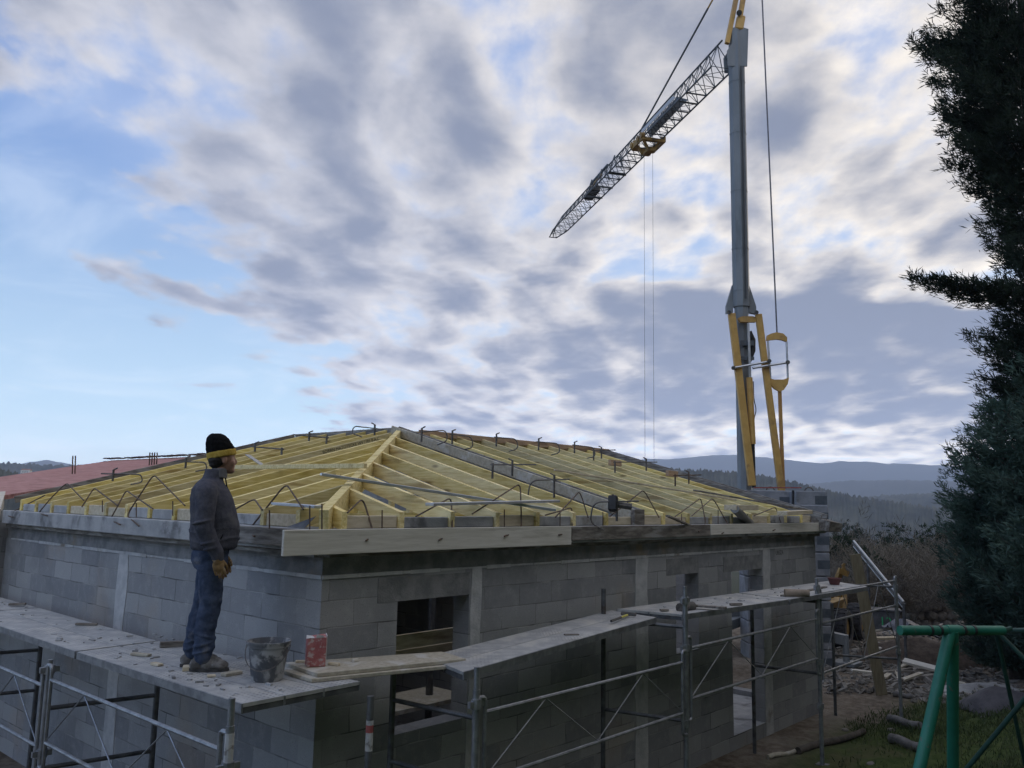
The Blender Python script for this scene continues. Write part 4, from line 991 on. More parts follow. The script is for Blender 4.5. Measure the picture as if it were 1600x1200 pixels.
# trolley and ropes
tt = min(max((onz(1013, 222, zb)-J0).dot(jd)/JL, .2), .8); tc_ = jt(tt)
tr = MB()
for s in (-1, 1):
    tr.beam(tc_+js*s*.36+jd*-.42+V3((0, 0, -.05)), tc_+js*s*.36+jd*.42+V3((0, 0, -.05)), .05, .16)
    tr.beam(tc_+js*s*.36+jd*-.25+V3((0, 0, .1)), tc_+js*s*.10+jd*-.2+V3((0, 0, -.32)), .05, .08); tr.beam(tc_+js*s*.36+jd*.25+V3((0, 0, .1)), tc_+js*s*.10+jd*.2+V3((0, 0, -.32)), .05, .08)
for k in (-.4, .4): tr.beam(tc_+js*.36+jd*k+V3((0, 0, -.1)), tc_-js*.36+jd*k+V3((0, 0, -.1)), .07, .09)
tr.beam(tc_+jd*-.22+V3((0, 0, -.3)), tc_+jd*.22+V3((0, 0, -.3)), .20, .12)
M_troll = mat('grimy_yellow', (.26, .15, .04), (.34, .21, .06), 6, .6, .05, c3=(.12, .08, .04), s3=4)
tr = tr.build('trolley', M_troll, crane)
for k in (-.38, .38, -.1): MB().tube([tc_+js*.42+jd*k+V3((0, 0, .0)), tc_+js*.30+jd*k+V3((0, 0, .0))], .09, 10).build('wheel', M_troll, tr, smooth=True)
for k in (-.13, .13):
    p = tc_+rt0*k+V3((0, 0, -.33)); MB().tube([p, (p.x, p.y, .35)], .005, 5).build('hoist_rope', M_cable, crane)
hk = V3((tc_.x, tc_.y, .2)); MB().rbox(hk, (.5, .12, .34)).build('hook_block', M_craneyel, crane, bevel=.03)
MB().tube(arc(hk+V3((0, 0, -.28)), V3((1, 0, 0)), V3((0, 0, 1)), .09, R(90), R(-180), 10), .022, 8).build('hook', M_steel, crane, smooth=True)
# pendant bar and rear stay
pj = jt(tt+.035)+V3((0, 0, jh(tt+.035)))
md = pj+(apex-pj)*.66
MB().tube([pj, md], .03, 6).build('tie_bar', M_jib, crane, smooth=True); MB().tube([md, apex], .026, 6).build('tie_bar', M_craneyel, crane)
ys = CP(1214, 520, .25)
MB().tube([rear, ys], .02, 6).build('rear_stay', M_cable, crane)
# yellow struts, cylinder, links (all in front of the mast)
def crb(name, pts, w, h, m, off=.28, **k): return MB().beam(CP(*pts[0], off), CP(*pts[1], off), w, h, upv=fh).build(name, m, crane, **k)
crb('strut', ((1143, 490), (1175, 759)), .165, .12, M_craneyel, .34, bevel=.012); crb('strut', ((1185, 491), (1221, 768)), .145, .12, M_craneyel, .30, bevel=.012)
MB().prism([CP(1153, 497, .32), CP(1157, 503, .32), CP(1181, 503, .32), CP(1183, 496, .32), CP(1176, 494, .32), CP(1160, 494, .32)], fh*.1).build('yoke', M_craneyel, crane)
for x in (1139, 1182): MB().tube([CP(x, 488, .46), CP(x, 488, .1)], .05, 10).build('pin', M_steel, crane, smooth=True)
crb('piston_rod', ((1169, 505), (1172, 592)), .05, .05, M_alu, .30)
MB().tube([CP(1171, 590, .30), CP(1176, 694, .30)], .072, 12).build('cylinder', M_craneyel, crane, smooth=True)
MB().tube([CP(1176, 694, .30), CP(1178, 762, .30)], .05, 10).build('cylinder_foot', M_blk, crane, smooth=True)
MB().prism([CP(1174, 515, .2), CP(1181, 530, .2), CP(1181, 548, .2), CP(1174, 566, .2)], fh*.14).build('motor_cover', M_blk, crane, bevel=.02)
for y, k in ((536, .12), (560, .08)): MB().beam(CP(1156, y, .24), CP(1178, y, .24), .05, k).build('clamp_band', M_jib, crane)
MB().tube(rounded([CP(1177, 596, .26), CP(1178, 625, .26), CP(1182, 640, .26), CP(1178, 655, .26), CP(1178, 690, .26)], .1), .012, 6).build('hose', M_blk, crane)
for pts in (((1145, 575), (1201, 565)), ((1176, 575), (1233, 566))): MB().tube([CP(*pts[0], .46), CP(*pts[1], .40)], .028, 8).build('link_bar', M_alu, crane, smooth=True)
for x, y in ((1202, 564), (1231, 566), (1146, 575)): MB().tube([CP(x, y, .5), CP(x, y, .3)], .05, 10).build('pin', M_steel, crane, smooth=True)
MB().prism([CP(1198, 532, .33), CP(1199, 524, .33), CP(1205, 521, .33), CP(1214, 519, .33), CP(1224, 521, .33), CP(1230, 527, .33), CP(1230, 534, .33), CP(1222, 531, .33), CP(1214, 530, .33), CP(1206, 531, .33)], fh*.08).build('stay_yoke', M_craneyel, crane)
MB().prism([CP(1202, 591, .33), CP(1210, 593, .33), CP(1224, 593, .33), CP(1233, 590, .33), CP(1231, 600, .33), CP(1225, 609, .33), CP(1219, 612, .33), CP(1210, 607, .33), CP(1204, 600, .33)], fh*.08).build('stay_yoke', M_craneyel, crane)
for a, b in (((1200, 533), (1204, 592)), ((1229, 534), (1231, 592))): MB().tube([CP(*a, .29), CP(*b, .29)], .026, 8).build('stay_rod', M_alu, crane, smooth=True)
crb('lower_stay', ((1218, 606), (1225, 793)), .075, .06, mat('ochre_paint', (.40, .21, .06), (.46, .26, .08), 5, .6, .05), .26)
# base frame and ballast
bs_ = MB().rbox((MX, MY, cg+.75), (2.4, .5, .3), (0, 0, YAW)).rbox((MX, MY, cg+.75), (.5, 2.4, .3), (0, 0, YAW))
for sx, sy in ((1, 1), (1, -1), (-1, 1), (-1, -1)):
    q = V3((MX, MY, 0))+rt0*sx*1.6+fh*sy*1.6; bs_.beam((MX, MY, cg+.7), (q.x, q.y, cg+.5), .18, .2); bs_.tube([(q.x, q.y, cg+.6), (q.x, q.y, cg)], .07, 8).rbox((q.x, q.y, cg+.03), (.5, .5, .06))
bs_.build('base_frame', M_cranegrey, crane)
bz0 = CP(1200, 766, 1.1).z
def ballast(x0, x1, ytop, n, off, h=.47):
    c = CP((x0+x1)/2, ytop, off); w = (x1-x0)/FPX*(CR_D-off)
    for i in range(n):
        z1 = c.z-i*h; z0 = z1-h+.012
        m = MB(); a = [c-rt0*w/2, c+rt0*w/2, c+rt0*w/2+fh*.7, c-rt0*w/2+fh*.7]
        m.hexa([V3((p.x, p.y, z0)) for p in a]+[V3((p.x, p.y, z1)) for p in a]); o = m.build('ballast_block', M_ballast, crane, bevel=.02)
        pk = c+rt0*w*.32; q = V3((pk.x, pk.y, (z0+z1)/2))-fh*.004
        MB().hexa([q-rt0*.13-fh*.0+V3((0, 0, -.09)), q+rt0*.13+V3((0, 0, -.09)), q+rt0*.13+fh*.01+V3((0, 0, -.09)), q-rt0*.13+fh*.01+V3((0, 0, -.09)), q-rt0*.13+V3((0, 0, .09)), q+rt0*.13+V3((0, 0, .09)), q+rt0*.13+fh*.01+V3((0, 0, .09)), q-rt0*.13+fh*.01+V3((0, 0, .09))]).build('pocket', M_jib, o)
        if i == 0:
            lp = c+rt0*w*.1+fh*.3+V3((0, 0, -.02)); MB().tube(arc(lp, rt0, V3((0, 0, 1)), .10, 0, math.pi, 8), .015, 6).build('lifting_eye', M_steel, o, smooth=True)
ballast(1166, 1240, 766, 8, 1.2); ballast(1243, 1291, 767, 2, 1.6, .40); ballast(1238, 1294, 789, 8, 1.7, .50)
MB().beam(CP(1178, 762, 1.9), CP(1252, 762, 1.9), .025, .025).build('safety_rail', M_redp, crane); MB().tube([CP(1239, 766, 1.9), CP(1239, 800, 1.9)], .03, 6).build('safety_rail', M_blk, crane)
# ================================================================== THE MAN
def remeshed(mb, name, m, parent, voxel=.008, smooth=2, disp=0.0, dscale=20.0, seed=0):
    me = bpy.data.meshes.new(name+'_raw'); me.from_pydata(mb.v, [], mb.f)
    bm = bmesh.new(); bm.from_mesh(me); bmesh.ops.recalc_face_normals(bm, faces=bm.faces); bm.to_mesh(me); bm.free()
    tmp = bpy.data.objects.new(name, me); sc2 = bpy.data.scenes.new('remesh'); sc2.collection.objects.link(tmp)
    md = tmp.modifiers.new('r', 'REMESH'); md.mode = 'VOXEL'; md.voxel_size = voxel; md.use_smooth_shade = True
    s = tmp.modifiers.new('s', 'SMOOTH'); s.factor = .5; s.iterations = smooth
    vl = sc2.view_layers[0]; vl.update(); dg = vl.depsgraph
    out = bpy.data.meshes.new_from_object(tmp.evaluated_get(dg)); bpy.data.objects.remove(tmp); bpy.data.scenes.remove(sc2)
    out.name = name
    if disp:
        for v in out.vertices:
            p = v.co; q = V3((p.x*dscale*.8, p.y*dscale*.8, p.z*dscale*1.5+seed))
            v.co = p+v.normal*(disp*mnoise.noise(q)+disp*.5*mnoise.noise(q*2.1))
    out.polygons.foreach_set('use_smooth', [True]*len(out.polygons)); out.materials.clear(); out.materials.append(m)
    o = bpy.data.objects.new(name, out); col.objects.link(o)
    if parent is not None: o.parent = parent
    return o
def loft(mb, rings, n=20, p=2.0):
    """rings: (x, y, z, rx, ry[, tilt]) cross sections in the figure's own frame (x forward, y left)"""
    vs = []
    for rg in rings:
        x, y, z, rx, ry = rg[:5]; ti = rg[5] if len(rg) > 5 else 0
        for k in range(n):
            t = 2*math.pi*k/n; c, s = math.cos(t), math.sin(t)
            cx = math.copysign(abs(c)**(2/p), c)*rx; sy = math.copysign(abs(s)**(2/p), s)*ry
            vs.append((x+cx*math.cos(ti), y+sy, z+cx*math.sin(ti)))
    m = len(rings); fs = [tuple(range(n))[::-1], tuple((m-1)*n+k for k in range(n))]
    for i in range(m-1):
        for k in range(n): k2 = (k+1) % n; fs.append((i*n+k, i*n+k2, (i+1)*n+k2, (i+1)*n+k))
    mb.add(vs, fs)
def limb(mb, pts, n=14):
    """pts: (point, radius) chain with ball joints"""
    P = [V3(p) for p, r in pts]; Rr = [r for p, r in pts]
    fine = []; 
    for i in range(len(P)-1):
        for k in range(6):
            t = k/6; fine.append((P[i].lerp(P[i+1], t), Rr[i]*(1-t)+Rr[i+1]*t))
    fine.append((P[-1], Rr[-1]))
    vs = []; fs = []; nrm = None
    for i, (p, r_) in enumerate(fine):
        a = fine[max(i-1, 0)][0]; b = fine[min(i+1, len(fine)-1)][0]; t = (b-a).normalized()
        if nrm is None: nrm = t.cross(V3((1, .3, .2))).normalized()
        nrm = (nrm-t*nrm.dot(t)).normalized(); bn = t.cross(nrm)
        for k in range(n): vs.append(p+(nrm*math.cos(2*math.pi*k/n)+bn*math.sin(2*math.pi*k/n))*r_)
    m = len(fine); fs = [tuple(range(n))[::-1], tuple((m-1)*n+k for k in range(n))]
    for i in range(m-1):
        for k in range(n): k2 = (k+1) % n; fs.append((i*n+k, i*n+k2, (i+1)*n+k2, (i+1)*n+k))
    mb.add(vs, fs)
    for p, r_ in ((P[0], Rr[0]), (P[-1], Rr[-1])): ball(mb, p, (r_, r_, r_))
def ball(mb, c, r_, n=12):
    prof = [(math.sin(math.pi*i/n), -math.cos(math.pi*i/n)) for i in range(n+1)]
    vs = []; 
    for a, b in prof[1:-1]:
        for k in range(n*2): t = math.pi*k/n; vs.append((c[0]+a*math.cos(t)*r_[0], c[1]+a*math.sin(t)*r_[1], c[2]+b*r_[2]))
    m = n-1; w = n*2; i0 = len(vs); vs += [(c[0], c[1], c[2]-r_[2]), (c[0], c[1], c[2]+r_[2])]; fs = []
    for i in range(m-1):
        for k in range(w): k2 = (k+1) % w; fs.append((i*w+k, i*w+k2, (i+1)*w+k2, (i+1)*w+k))
    for k in range(w): k2 = (k+1) % w; fs.append((i0, k2, k)); fs.append((i0+1, (m-1)*w+k, (m-1)*w+k2))
    mb.add(vs, fs)
M_skin = mat('skin', (.30, .165, .115), (.36, .20, .14), 14, .6, .05)
M_hair = mat('dark_hair', (.012, .010, .009), (.025, .02, .018), 40, .8, .2, 120)
M_fleece = mat('grey_fleece', (.066, .068, .088), (.094, .095, .115), 30, .97, .3, 160, c3=(.12, .118, .13), s3=5, t3=(.5, .7), spec=.1)
M_jeans = mat('dusty_jeans', (.044, .060, .10), (.078, .10, .155), 12, .95, .3, 90, c3=(.22, .22, .225), s3=4, t3=(.50, .70), spec=.1)
M_hat = mat('black_knit', (.008, .008, .009), (.016, .016, .017), 40, .98, .4, 130, spec=.05)
M_band = mat('mustard_knit', (.48, .32, .06), (.60, .42, .10), 30, .95, .4, 120, spec=.1)
M_boot = mat('muddy_boots', (.085, .080, .075), (.16, .15, .14), 12, .95, .4, 50, c3=(.24, .23, .22), s3=9)
M_sole = mat('boot_sole', (.03, .03, .03), (.07, .068, .065), 12, .9, .2)
M_glove = mat('leather_glove', (.20, .12, .045), (.30, .19, .08), 18, .85, .3, 60, c3=(.36, .26, .15), s3=12)
M_collar = mat('grey_lining', (.13, .13, .14), (.18, .18, .19), 14, .95, .2)
def man():
    ft = onz(314, 1045, zL); loc = V3((ft.x+.01, ft.y, zL+.001))
    # body, one continuous surface
    b = MB()
    HY_ = -.42                                            # head turned a little away, to his left
    loft(b, [(.06, 0, .90, .09, .12), (.07, 0, 1.02, .115, .145), (.085, 0, 1.16, .135, .165), (.075, 0, 1.30, .125, .18), (.07, 0, 1.40, .10, .19), (.085, 0, 1.45, .07, .10), (.115, 0, 1.49, .056, .058), (.14, 0, 1.55, .056, .056)])
    hc = V3((.155, 0, 1.62))
    ch_, sh_ = math.cos(.38), math.sin(.38)               # yaw of the head, turned to the left (away from the camera)
    def hp(x, y, z): return (hc.x+x*ch_-y*sh_, hc.y+x*sh_+y*ch_, hc.z+z)
    ball(b, hp(-.012, 0, .035), (.098, .078, .105)); ball(b, hp(.035, 0, -.03), (.066, .060, .085)); ball(b, hp(.060, 0, -.085), (.040, .040, .032))
    ball(b, hp(.100, 0, -.018), (.022, .014, .026)); ball(b, hp(.088, 0, .008), (.02, .012, .03)); ball(b, hp(.086, 0, -.055), (.018, .026, .012)); ball(b, hp(.082, 0, .035), (.02, .05, .012))
    for s in (-1, 1):
        ball(b, hp(-.005, s*.078, -.012), (.020, .010, .032)); ball(b, hp(.06, s*.040, -.03), (.030, .024, .03))
    for s, hip, knee, ank, toe in ((-1, (.06, -.085, .90), (.065, -.10, .49), (.005, -.105, .09), (.11, -.115, .05)), (1, (.06, .085, .90), (.0, .10, .49), (-.085, .11, .09), (.01, .14, .05))):
        limb(b, [(hip, .075), (((hip[0]+knee[0])/2+.01, hip[1], .70), .068), (knee, .052), ((knee[0]*.5+ank[0]*.5-.02, ank[1], .33), .048), (ank, .038), (toe, .026)])
    arms = {}
    for s in (-1, 1):
        sh, el, wr = (.055, s*.20, 1.375), (.045+(.02 if s > 0 else 0), s*.262, 1.08), (.135, s*.235, .865)
        limb(b, [(sh, .058), (el, .045), (wr, .030)]); arms[s] = (sh, el, wr)
    hands = MB()
    def hand(mb, s, f=1.0):
        wr = V3(arms[s][2]); d = V3((.10, -s*.02, -1)).normalized()
        pc = wr+d*.055; limb(mb, [(wr+d*.0, .030*f), (wr+d*.03, .034*f)]); ball(mb, pc+d*.01, (.042*f, .022*f, .050*f))
        for i, (ox, L) in enumerate(((.036, .070), (.013, .082), (-.011, .076), (-.034, .058))):
            a = pc+d*.042+V3((ox, 0, .004*abs(i-1.3))); k1 = a+d*L*.45+V3((.004, -s*.004, 0)); k2 = k1+(d*.8+V3((.08, -s*.50, 0)))*L*.35; k3 = k2+(d*.5+V3((.0, -s*.8, 0)))*L*.25
            limb(mb, [(a, .0100*f), (k1, .0096*f), (k2, .0090*f), (k3, .0078*f)], 8)
        a = pc+V3((.034, -s*.010, .018)); k1 = a+V3((.022, -s*.012, -.030)); k2 = k1+V3((.006, -s*.012, -.032)); limb(mb, [(a, .0125*f), (k1, .011*f), (k2, .0092*f)], 8)
    for s in (-1, 1): hand(b, s)
    body = remeshed(b, 'person', M_skin, None, .0065, 2)
    tag(body, 'person in grey fleece, jeans and a black and mustard knit hat', 'person')
    # jacket
    j = MB()
    loft(j, [(.075, 0, .905, .158, .185), (.085, 0, .93, .178, .20), (.093, 0, 1.00, .185, .205), (.098, 0, 1.10, .188, .207), (.088, 0, 1.20, .178, .208), (.076, 0, 1.30, .165, .212), (.064, 0, 1.375, .142, .205), (.066, 0, 1.425, .108, .15), (.082, 0, 1.462, .082, .092), (.098, 0, 1.505, .078, .080), (.104, 0, 1.535, .076, .078)], 28)
    sleeves = []
    for s in (-1, 1):
        sh, el, wr = [V3(q) for q in arms[s]]
        j2 = MB(); limb(j2, [(sh+V3((0, -s*.05, .0)), .085), (sh+V3((.0, s*.005, -.03)), .086), ((sh+el)/2+V3((0, s*.012, 0)), .076), (el, .070), ((el+wr)/2, .062), (wr+V3((-.004, 0, .03)), .050), (wr, .046)])
        for q, k in (((el+wr)*.5, .064), (el+V3((0, 0, .05)), .074), (el*.3+wr*.7, .058)):     # folds of the sleeve
            j2.tube(arc(q+V3((-.01, 0, 0)), (1, 0, .25), (0, 1, 0), k*.99, 0, 2*math.pi, 14), .0075, 6)
        sleeves.append(j2)
    for z_, rx_f, ry_f in ((.985, .186, .206), (1.06, .188, .206)):
        j.tube([V3((.094+rx_f*math.cos(t), ry_f*math.sin(t), z_+.02*math.sin(2*t+z_*9))) for t in [2*math.pi*k/24 for k in range(25)]], .006, 6)
    jk = remeshed(j, 'fleece_jacket', M_fleece, body, .0075, 3, .006, 6, 3)
    for j2 in sleeves: remeshed(j2, 'sleeve', M_fleece, body, .0075, 2, .006, 7, 5)
    # trousers
    t_ = MB()
    loft(t_, [(.065, 0, .95, .135, .170), (.062, 0, .88, .140, .180), (.060, 0, .82, .138, .178), (.062, 0, .76, .120, .170)], 24)
    for s, hip, knee, ank in ((-1, (.065, -.088, .84), (.062, -.10, .48), (.010, -.105, .10)), (1, (.055, .088, .84), (-.002, .10, .48), (-.085, .11, .10))):
        hip, knee, ank = V3(hip), V3(knee), V3(ank)
        limb(t_, [(hip, .100), ((hip+knee)/2+V3((.008, 0, .03)), .094), (knee+V3((.008, 0, .02)), .083), (knee*.6+ank*.4+V3((-.012, 0, 0)), .080), (knee*.25+ank*.75, .076), (ank+V3((0, 0, .05)), .076), (ank+V3((.004, 0, .01)), .070)], 16)
        for f_, k_ in ((.93, .079), (.86, .080), (.78, .079)):      # bunched cloth at ankle and knee
            q = hip.lerp(ank, f_); q = knee.lerp(ank, (f_-.5)/.5) if f_ > .5 else q
            t_.tube(arc(q+V3((-.004, 0, 0)), V3((1, 0, .3*(1 if f_ > .8 else -1))), (0, 1, 0), k_*.985, 0, 2*math.pi, 14), .009, 6)
    tr_ = remeshed(t_, 'jeans', M_jeans, body, .0075, 2, .009, 9, 9)
    # hat and its band
    h_ = MB()
    def ring(x, z, rx, ry, ti=0.0):
        q = hp(x, 0, z); return (q[0], q[1], q[2], rx, ry, ti)
    loft(h_, [ring(-.004, .050, .112, .094, .20), ring(-.014, .085, .112, .096, .12), ring(-.024, .125, .102, .092), ring(-.032, .160, .088, .080), ring(-.037, .187, .066, .060), ring(-.040, .202, .036, .033)], 24)
    remeshed(h_, 'knit_hat', M_hat, body, .006, 2, .003, 30)
    h2 = MB(); loft(h2, [ring(-.002, .014, .112, .094, .22), ring(-.003, .022, .116, .098, .22), ring(-.006, .056, .117, .099, .21), ring(-.007, .064, .113, .096, .21)], 26)
    remeshed(h2, 'hat_band', M_band, body, .005, 1, .001, 40)
    hr = MB(); ball(hr, hp(-.040, 0, -.012), (.070, .077, .055)); ball(hr, hp(-.055, 0, -.045), (.048, .060, .035))
    remeshed(hr, 'hair', M_hair, body, .006, 2, .003, 60)
    cl = MB(); loft(cl, [(.128, 0, 1.47, .064, .072), (.134, 0, 1.53, .064, .070), (.136, 0, 1.545, .060, .066)], 20); remeshed(cl, 'collar_lining', M_collar, body, .006, 1)
    # boots
    for s, ank, yw in ((-1, (.005, -.105, .09), -.10), (1, (-.088, .11, .09), .35)):
        bo = MB(); cx, sy = math.cos(yw), math.sin(yw)
        def q(x, z): return (ank[0]+x*cx, ank[1]+x*sy, z)
        def rg(x, z, rx, ry): a = q(x, z); return (a[0], a[1], z, rx, ry)
        loft(bo, [rg(.0, .06, .062, .048), rg(-.0, .10, .060, .048), rg(-.004, .16, .062, .054), rg(-.006, .19, .064, .056)], 18)
        ball(bo, q(-.03, .052), (.062, .046, .052)); ball(bo, q(.05, .052), (.085, .048, .050)); ball(bo, q(.125, .044), (.072, .052, .043)); ball(bo, q(.10, .075), (.05, .036, .03)); ball(bo, q(.075, .10), (.035, .030, .022))
        o = remeshed(bo, 'boot', M_boot, body, .006, 1, .004, 30, 2)
        so_ = MB(); n = 18; top_ = []
        for k in range(n):
            t = 2*math.pi*k/n; x = .055+math.cos(t)*.148; w = (.050 if math.cos(t) > 0 else .043)*math.sin(t); top_.append(V3((ank[0]+x*cx-w*sy, ank[1]+x*sy+w*cx, .0)))
        so_.prism(top_, (0, 0, .024)); s_o = so_.build('sole', M_sole, None); s_o.parent = o
        for k in range(3):
            lc = q(.06+.022*k, .108-.015*k); MB_l = MB(); MB_l.tube([(lc[0]+sy*.03, lc[1]-cx*.03, lc[2]-.01), (lc[0], lc[1], lc[2]+.006), (lc[0]-sy*.03, lc[1]+cx*.03, lc[2]-.01)], .004, 5); l_ = MB_l.build('lace', M_hat, None); l_.parent = o
    for s in (-1, 1):
        g = MB(); hand(g, s, 1.06); wr = V3(arms[s][2]); limb(g, [(wr+V3((-.008, 0, .04)), .043), (wr+V3((0, 0, -.01)), .042)]); remeshed(g, 'glove', M_glove, body, .0045, 1, .0015, 40)
    # small things: pocket slit, zip, button on the back pocket
    zp = MB().tube([(.262, -.01, 1.12), (.236, -.01, 1.28), (.19, -.01, 1.40), (.172, -.008, 1.52)], .006, 5); z_ = zp.build('zip', M_hat, None); z_.parent = body
    pk = MB().tube([(.15, -.190, .985), (.17, -.178, 1.03)], .008, 6); z_ = pk.build('pocket_slit', M_hat, None); z_.parent = body
    def lean(o):                                        # he stands upright: shear out the slouch of the sketch
        for v in o.data.vertices: v.co.x -= .074*max(0, v.co.z-.08)
        for c in o.children: lean(c)
    lean(body)
    body.location = loc
    yaw = math.atan2(rt0.y, rt0.x)+R(14)
    body.rotation_euler = (0, 0, yaw); body.scale = (.966, .966, .966)
    return body
man_o = man()
# ================================================================== VEGETATION
def foliage_mat(name, c1, c2, scale, tr=.0):
    m = mat(name, c1, c2, scale, .85, 0, detail=4, spec=.15); return m
M_con1 = foliage_mat('dark_conifer_needles', (.012, .021, .014), (.034, .05, .032), 1.2)
M_con2 = foliage_mat('bluish_conifer_needles', (.036, .066, .05), (.095, .14, .108), 1.5)
M_bark = mat('bark', (.045, .036, .030), (.09, .075, .06), 10, .95, .4)
M_twig = mat('bare_twigs', (.105, .088, .064), (.175, .147, .108), 2, .95, 0)
M_twig2 = mat('greyish_twigs', (.10, .09, .074), (.165, .147, .12), 2, .95, 0)
M_ever = foliage_mat('evergreen_leaves', (.010, .020, .010), (.030, .045, .022), 2)
def tuft_cloud(C, D, L, W, n, rs, spread=.6):
    """n elongated leaf blades round each centre C (k,3), leaning along direction D; L, W blade size"""
    k = len(C); C = np.repeat(C, n, 0); D = np.repeat(D, n, 0); Ls = np.repeat(L, n) if np.ndim(L) else np.full(len(C), L)
    d = D+rs.normal(size=D.shape)*spread; d /= np.linalg.norm(d, axis=1, keepdims=True)
    s = np.cross(d, rs.normal(size=d.shape)); s /= np.linalg.norm(s, axis=1, keepdims=True)+1e-9
    Ls = Ls*rs.uniform(.6, 1.3, len(C)); P = C+rs.normal(size=C.shape)*(Ls[:, None]*.30)
    w = (W*rs.uniform(.7, 1.3, len(C)))[:, None]
    a = P-s*w*.3; b = P+d*Ls[:, None]*.5+s*w; c = P+d*Ls[:, None]; e = P+d*Ls[:, None]*.45-s*w
    V = np.stack([a, b, c, e], 1).reshape(-1, 3); F = np.arange(len(V)).reshape(-1, 4); return V, F
def conifer(base, H, prof, nb, m, label, seed, extra=(), L0=.30, W0=.035, per=7, upw=.55, step=.13, side=None, z_low=.3, group=None):
    rs = np.random.RandomState(seed); base = np.array(base, float)
    t = empty('conifer', tuple(base), label, 'tree', group)
    MB().tube([tuple(base), tuple(base+[.05, 0, H*.45]), tuple(base+[0, .05, H*.97])], .022*H+.06, 10, .03).build('trunk', M_bark, t, smooth=True)
    hs = [p[0] for p in prof]; rr = [p[1] for p in prof]
    limbs = MB(); Cs = []; Ds = []; Ls = []
    todo = []
    for i in range(nb):
        h = z_low+(H-z_low)*(rs.uniform(0, 1)**1.08); az = rs.uniform(0, 2*np.pi)
        if side is not None and rs.uniform() < side[1]: az = side[0]+rs.normal()*.75
        R_ = np.interp(h, hs, rr)*rs.choice([.7, .85, 1.0, 1.12])*rs.uniform(.9, 1.08); todo.append((h, az, R_, upw*rs.uniform(.5, 1.3)))
    todo += list(extra)
    for h, az, R_, u_ in todo:
        d = np.array([np.cos(az), np.sin(az), 0]); s0 = base+[0, 0, max(h-R_*u_*.55, .2)]
        n = max(3, int(R_/step)); ts = np.linspace(.12, 1, n)
        bend = rs.normal()*.12
        pts = np.array([s0+d*R_*tt+np.array([-d[1], d[0], 0])*bend*R_*tt*tt+[0, 0, R_*u_*(tt*.45+.55*tt*tt)] for tt in ts])
        limbs.tube([tuple(s0)]+[tuple(p) for p in pts[::max(1, n//4)]], .016+.012*R_, 4, .006, caps=False)
        lat_ = np.array([-d[1], d[0], 0])                 # fans of sprays lying in layers
        for tt, p in zip(ts, pts):
            if tt < .25: continue
            wd = R_*.30*(1.12-tt)+.05
            m_ = int(3+wd*9)
            for q in range(m_):
                o_ = rs.uniform(-1, 1); c = p+lat_*o_*wd+d*abs(o_)*wd*.45+rs.normal(size=3)*[.04, .04, .05]+[0, 0, -.10*abs(o_)*wd]
                Cs.append(c); dd = d*.8+lat_*o_*.55+[0, 0, .45+rs.uniform(0, .35)]; Ds.append(dd/np.linalg.norm(dd)); Ls.append(L0*rs.uniform(.8, 1.25))
    limbs.build('limbs', M_bark, t)
    V, F = tuft_cloud(np.array(Cs), np.array(Ds), np.array(Ls), W0, per, rs, .55)
    o = npmesh('crown', V-base, F, m); o.parent = t; return t
left_az = math.atan2(-rt0.y, -rt0.x)
b1 = on(1672, 1000, fh, fh.dot(CAM)+19.0); b1 = (b1.x, b1.y, gz(b1.x, b1.y))
def hz_(y, dist): return CAM.z+(793-y)/FPX*dist
prof1 = [(0, 1.0), (2.4, 1.35), (4.2, 1.5), (5.6, 1.35), (7.2, 1.1), (8.6, .92), (10.2, 1.05), (11.4, 1.7), (12.6, 1.9), (14, 2.1), (16, 1.9), (18.5, 1.0), (20, .2)]
def ex(y, R_, u=.18, da=0.0): return (hz_(y, 19)-b1[2], left_az+da, R_, u)
conifer(b1, 20.0, prof1, 400, M_con1, 'tall dark conifer rising out of the frame on the right', 11,
        extra=[ex(436, 3.15, .10), ex(442, 2.8, .14, .12), ex(446, 2.4, .2, -.15), ex(250, 1.9, .75), ex(215, 1.8, .85, .3), ex(150, 2.0, .25, .1), ex(40, 2.4, .1), ex(20, 2.3, .3, -.2), ex(545, 1.8, .55), ex(600, 1.6, .3), ex(660, 1.5, .5), ex(330, 1.3, .4)],
        L0=.17, W0=.0125, per=12, side=(left_az, .35), step=.12)
b2 = on(1588, 985, fh, fh.dot(CAM)+16.5); b2 = (b2.x, b2.y, gz(b2.x, b2.y))
conifer(b2, 5.3, [(0, 1.0), (.6, 1.0), (1.6, 1.2), (2.4, 1.25), (3.2, 1.15), (4.2, .9), (5.0, .35), (5.4, .1)], 200, M_con2, 'lower bluish green conifer in front of the tall dark one', 5,
        L0=.12, W0=.0095, per=13, upw=.6, side=(left_az, .3), step=.10, z_low=.15)
b3 = on(1700, 985, fh, fh.dot(CAM)+15.0); b3 = (b3.x, b3.y, gz(b3.x, b3.y))
conifer(b3, 6.3, [(0, 1.0), (1.2, 1.7), (2.6, 1.75), (4.2, 1.4), (5.6, .7), (6.3, .1)], 200, M_con2, 'bluish conifer cut by the right edge of the photo', 8, L0=.14, W0=.012, per=10, upw=.7, step=.12, z_low=.15)

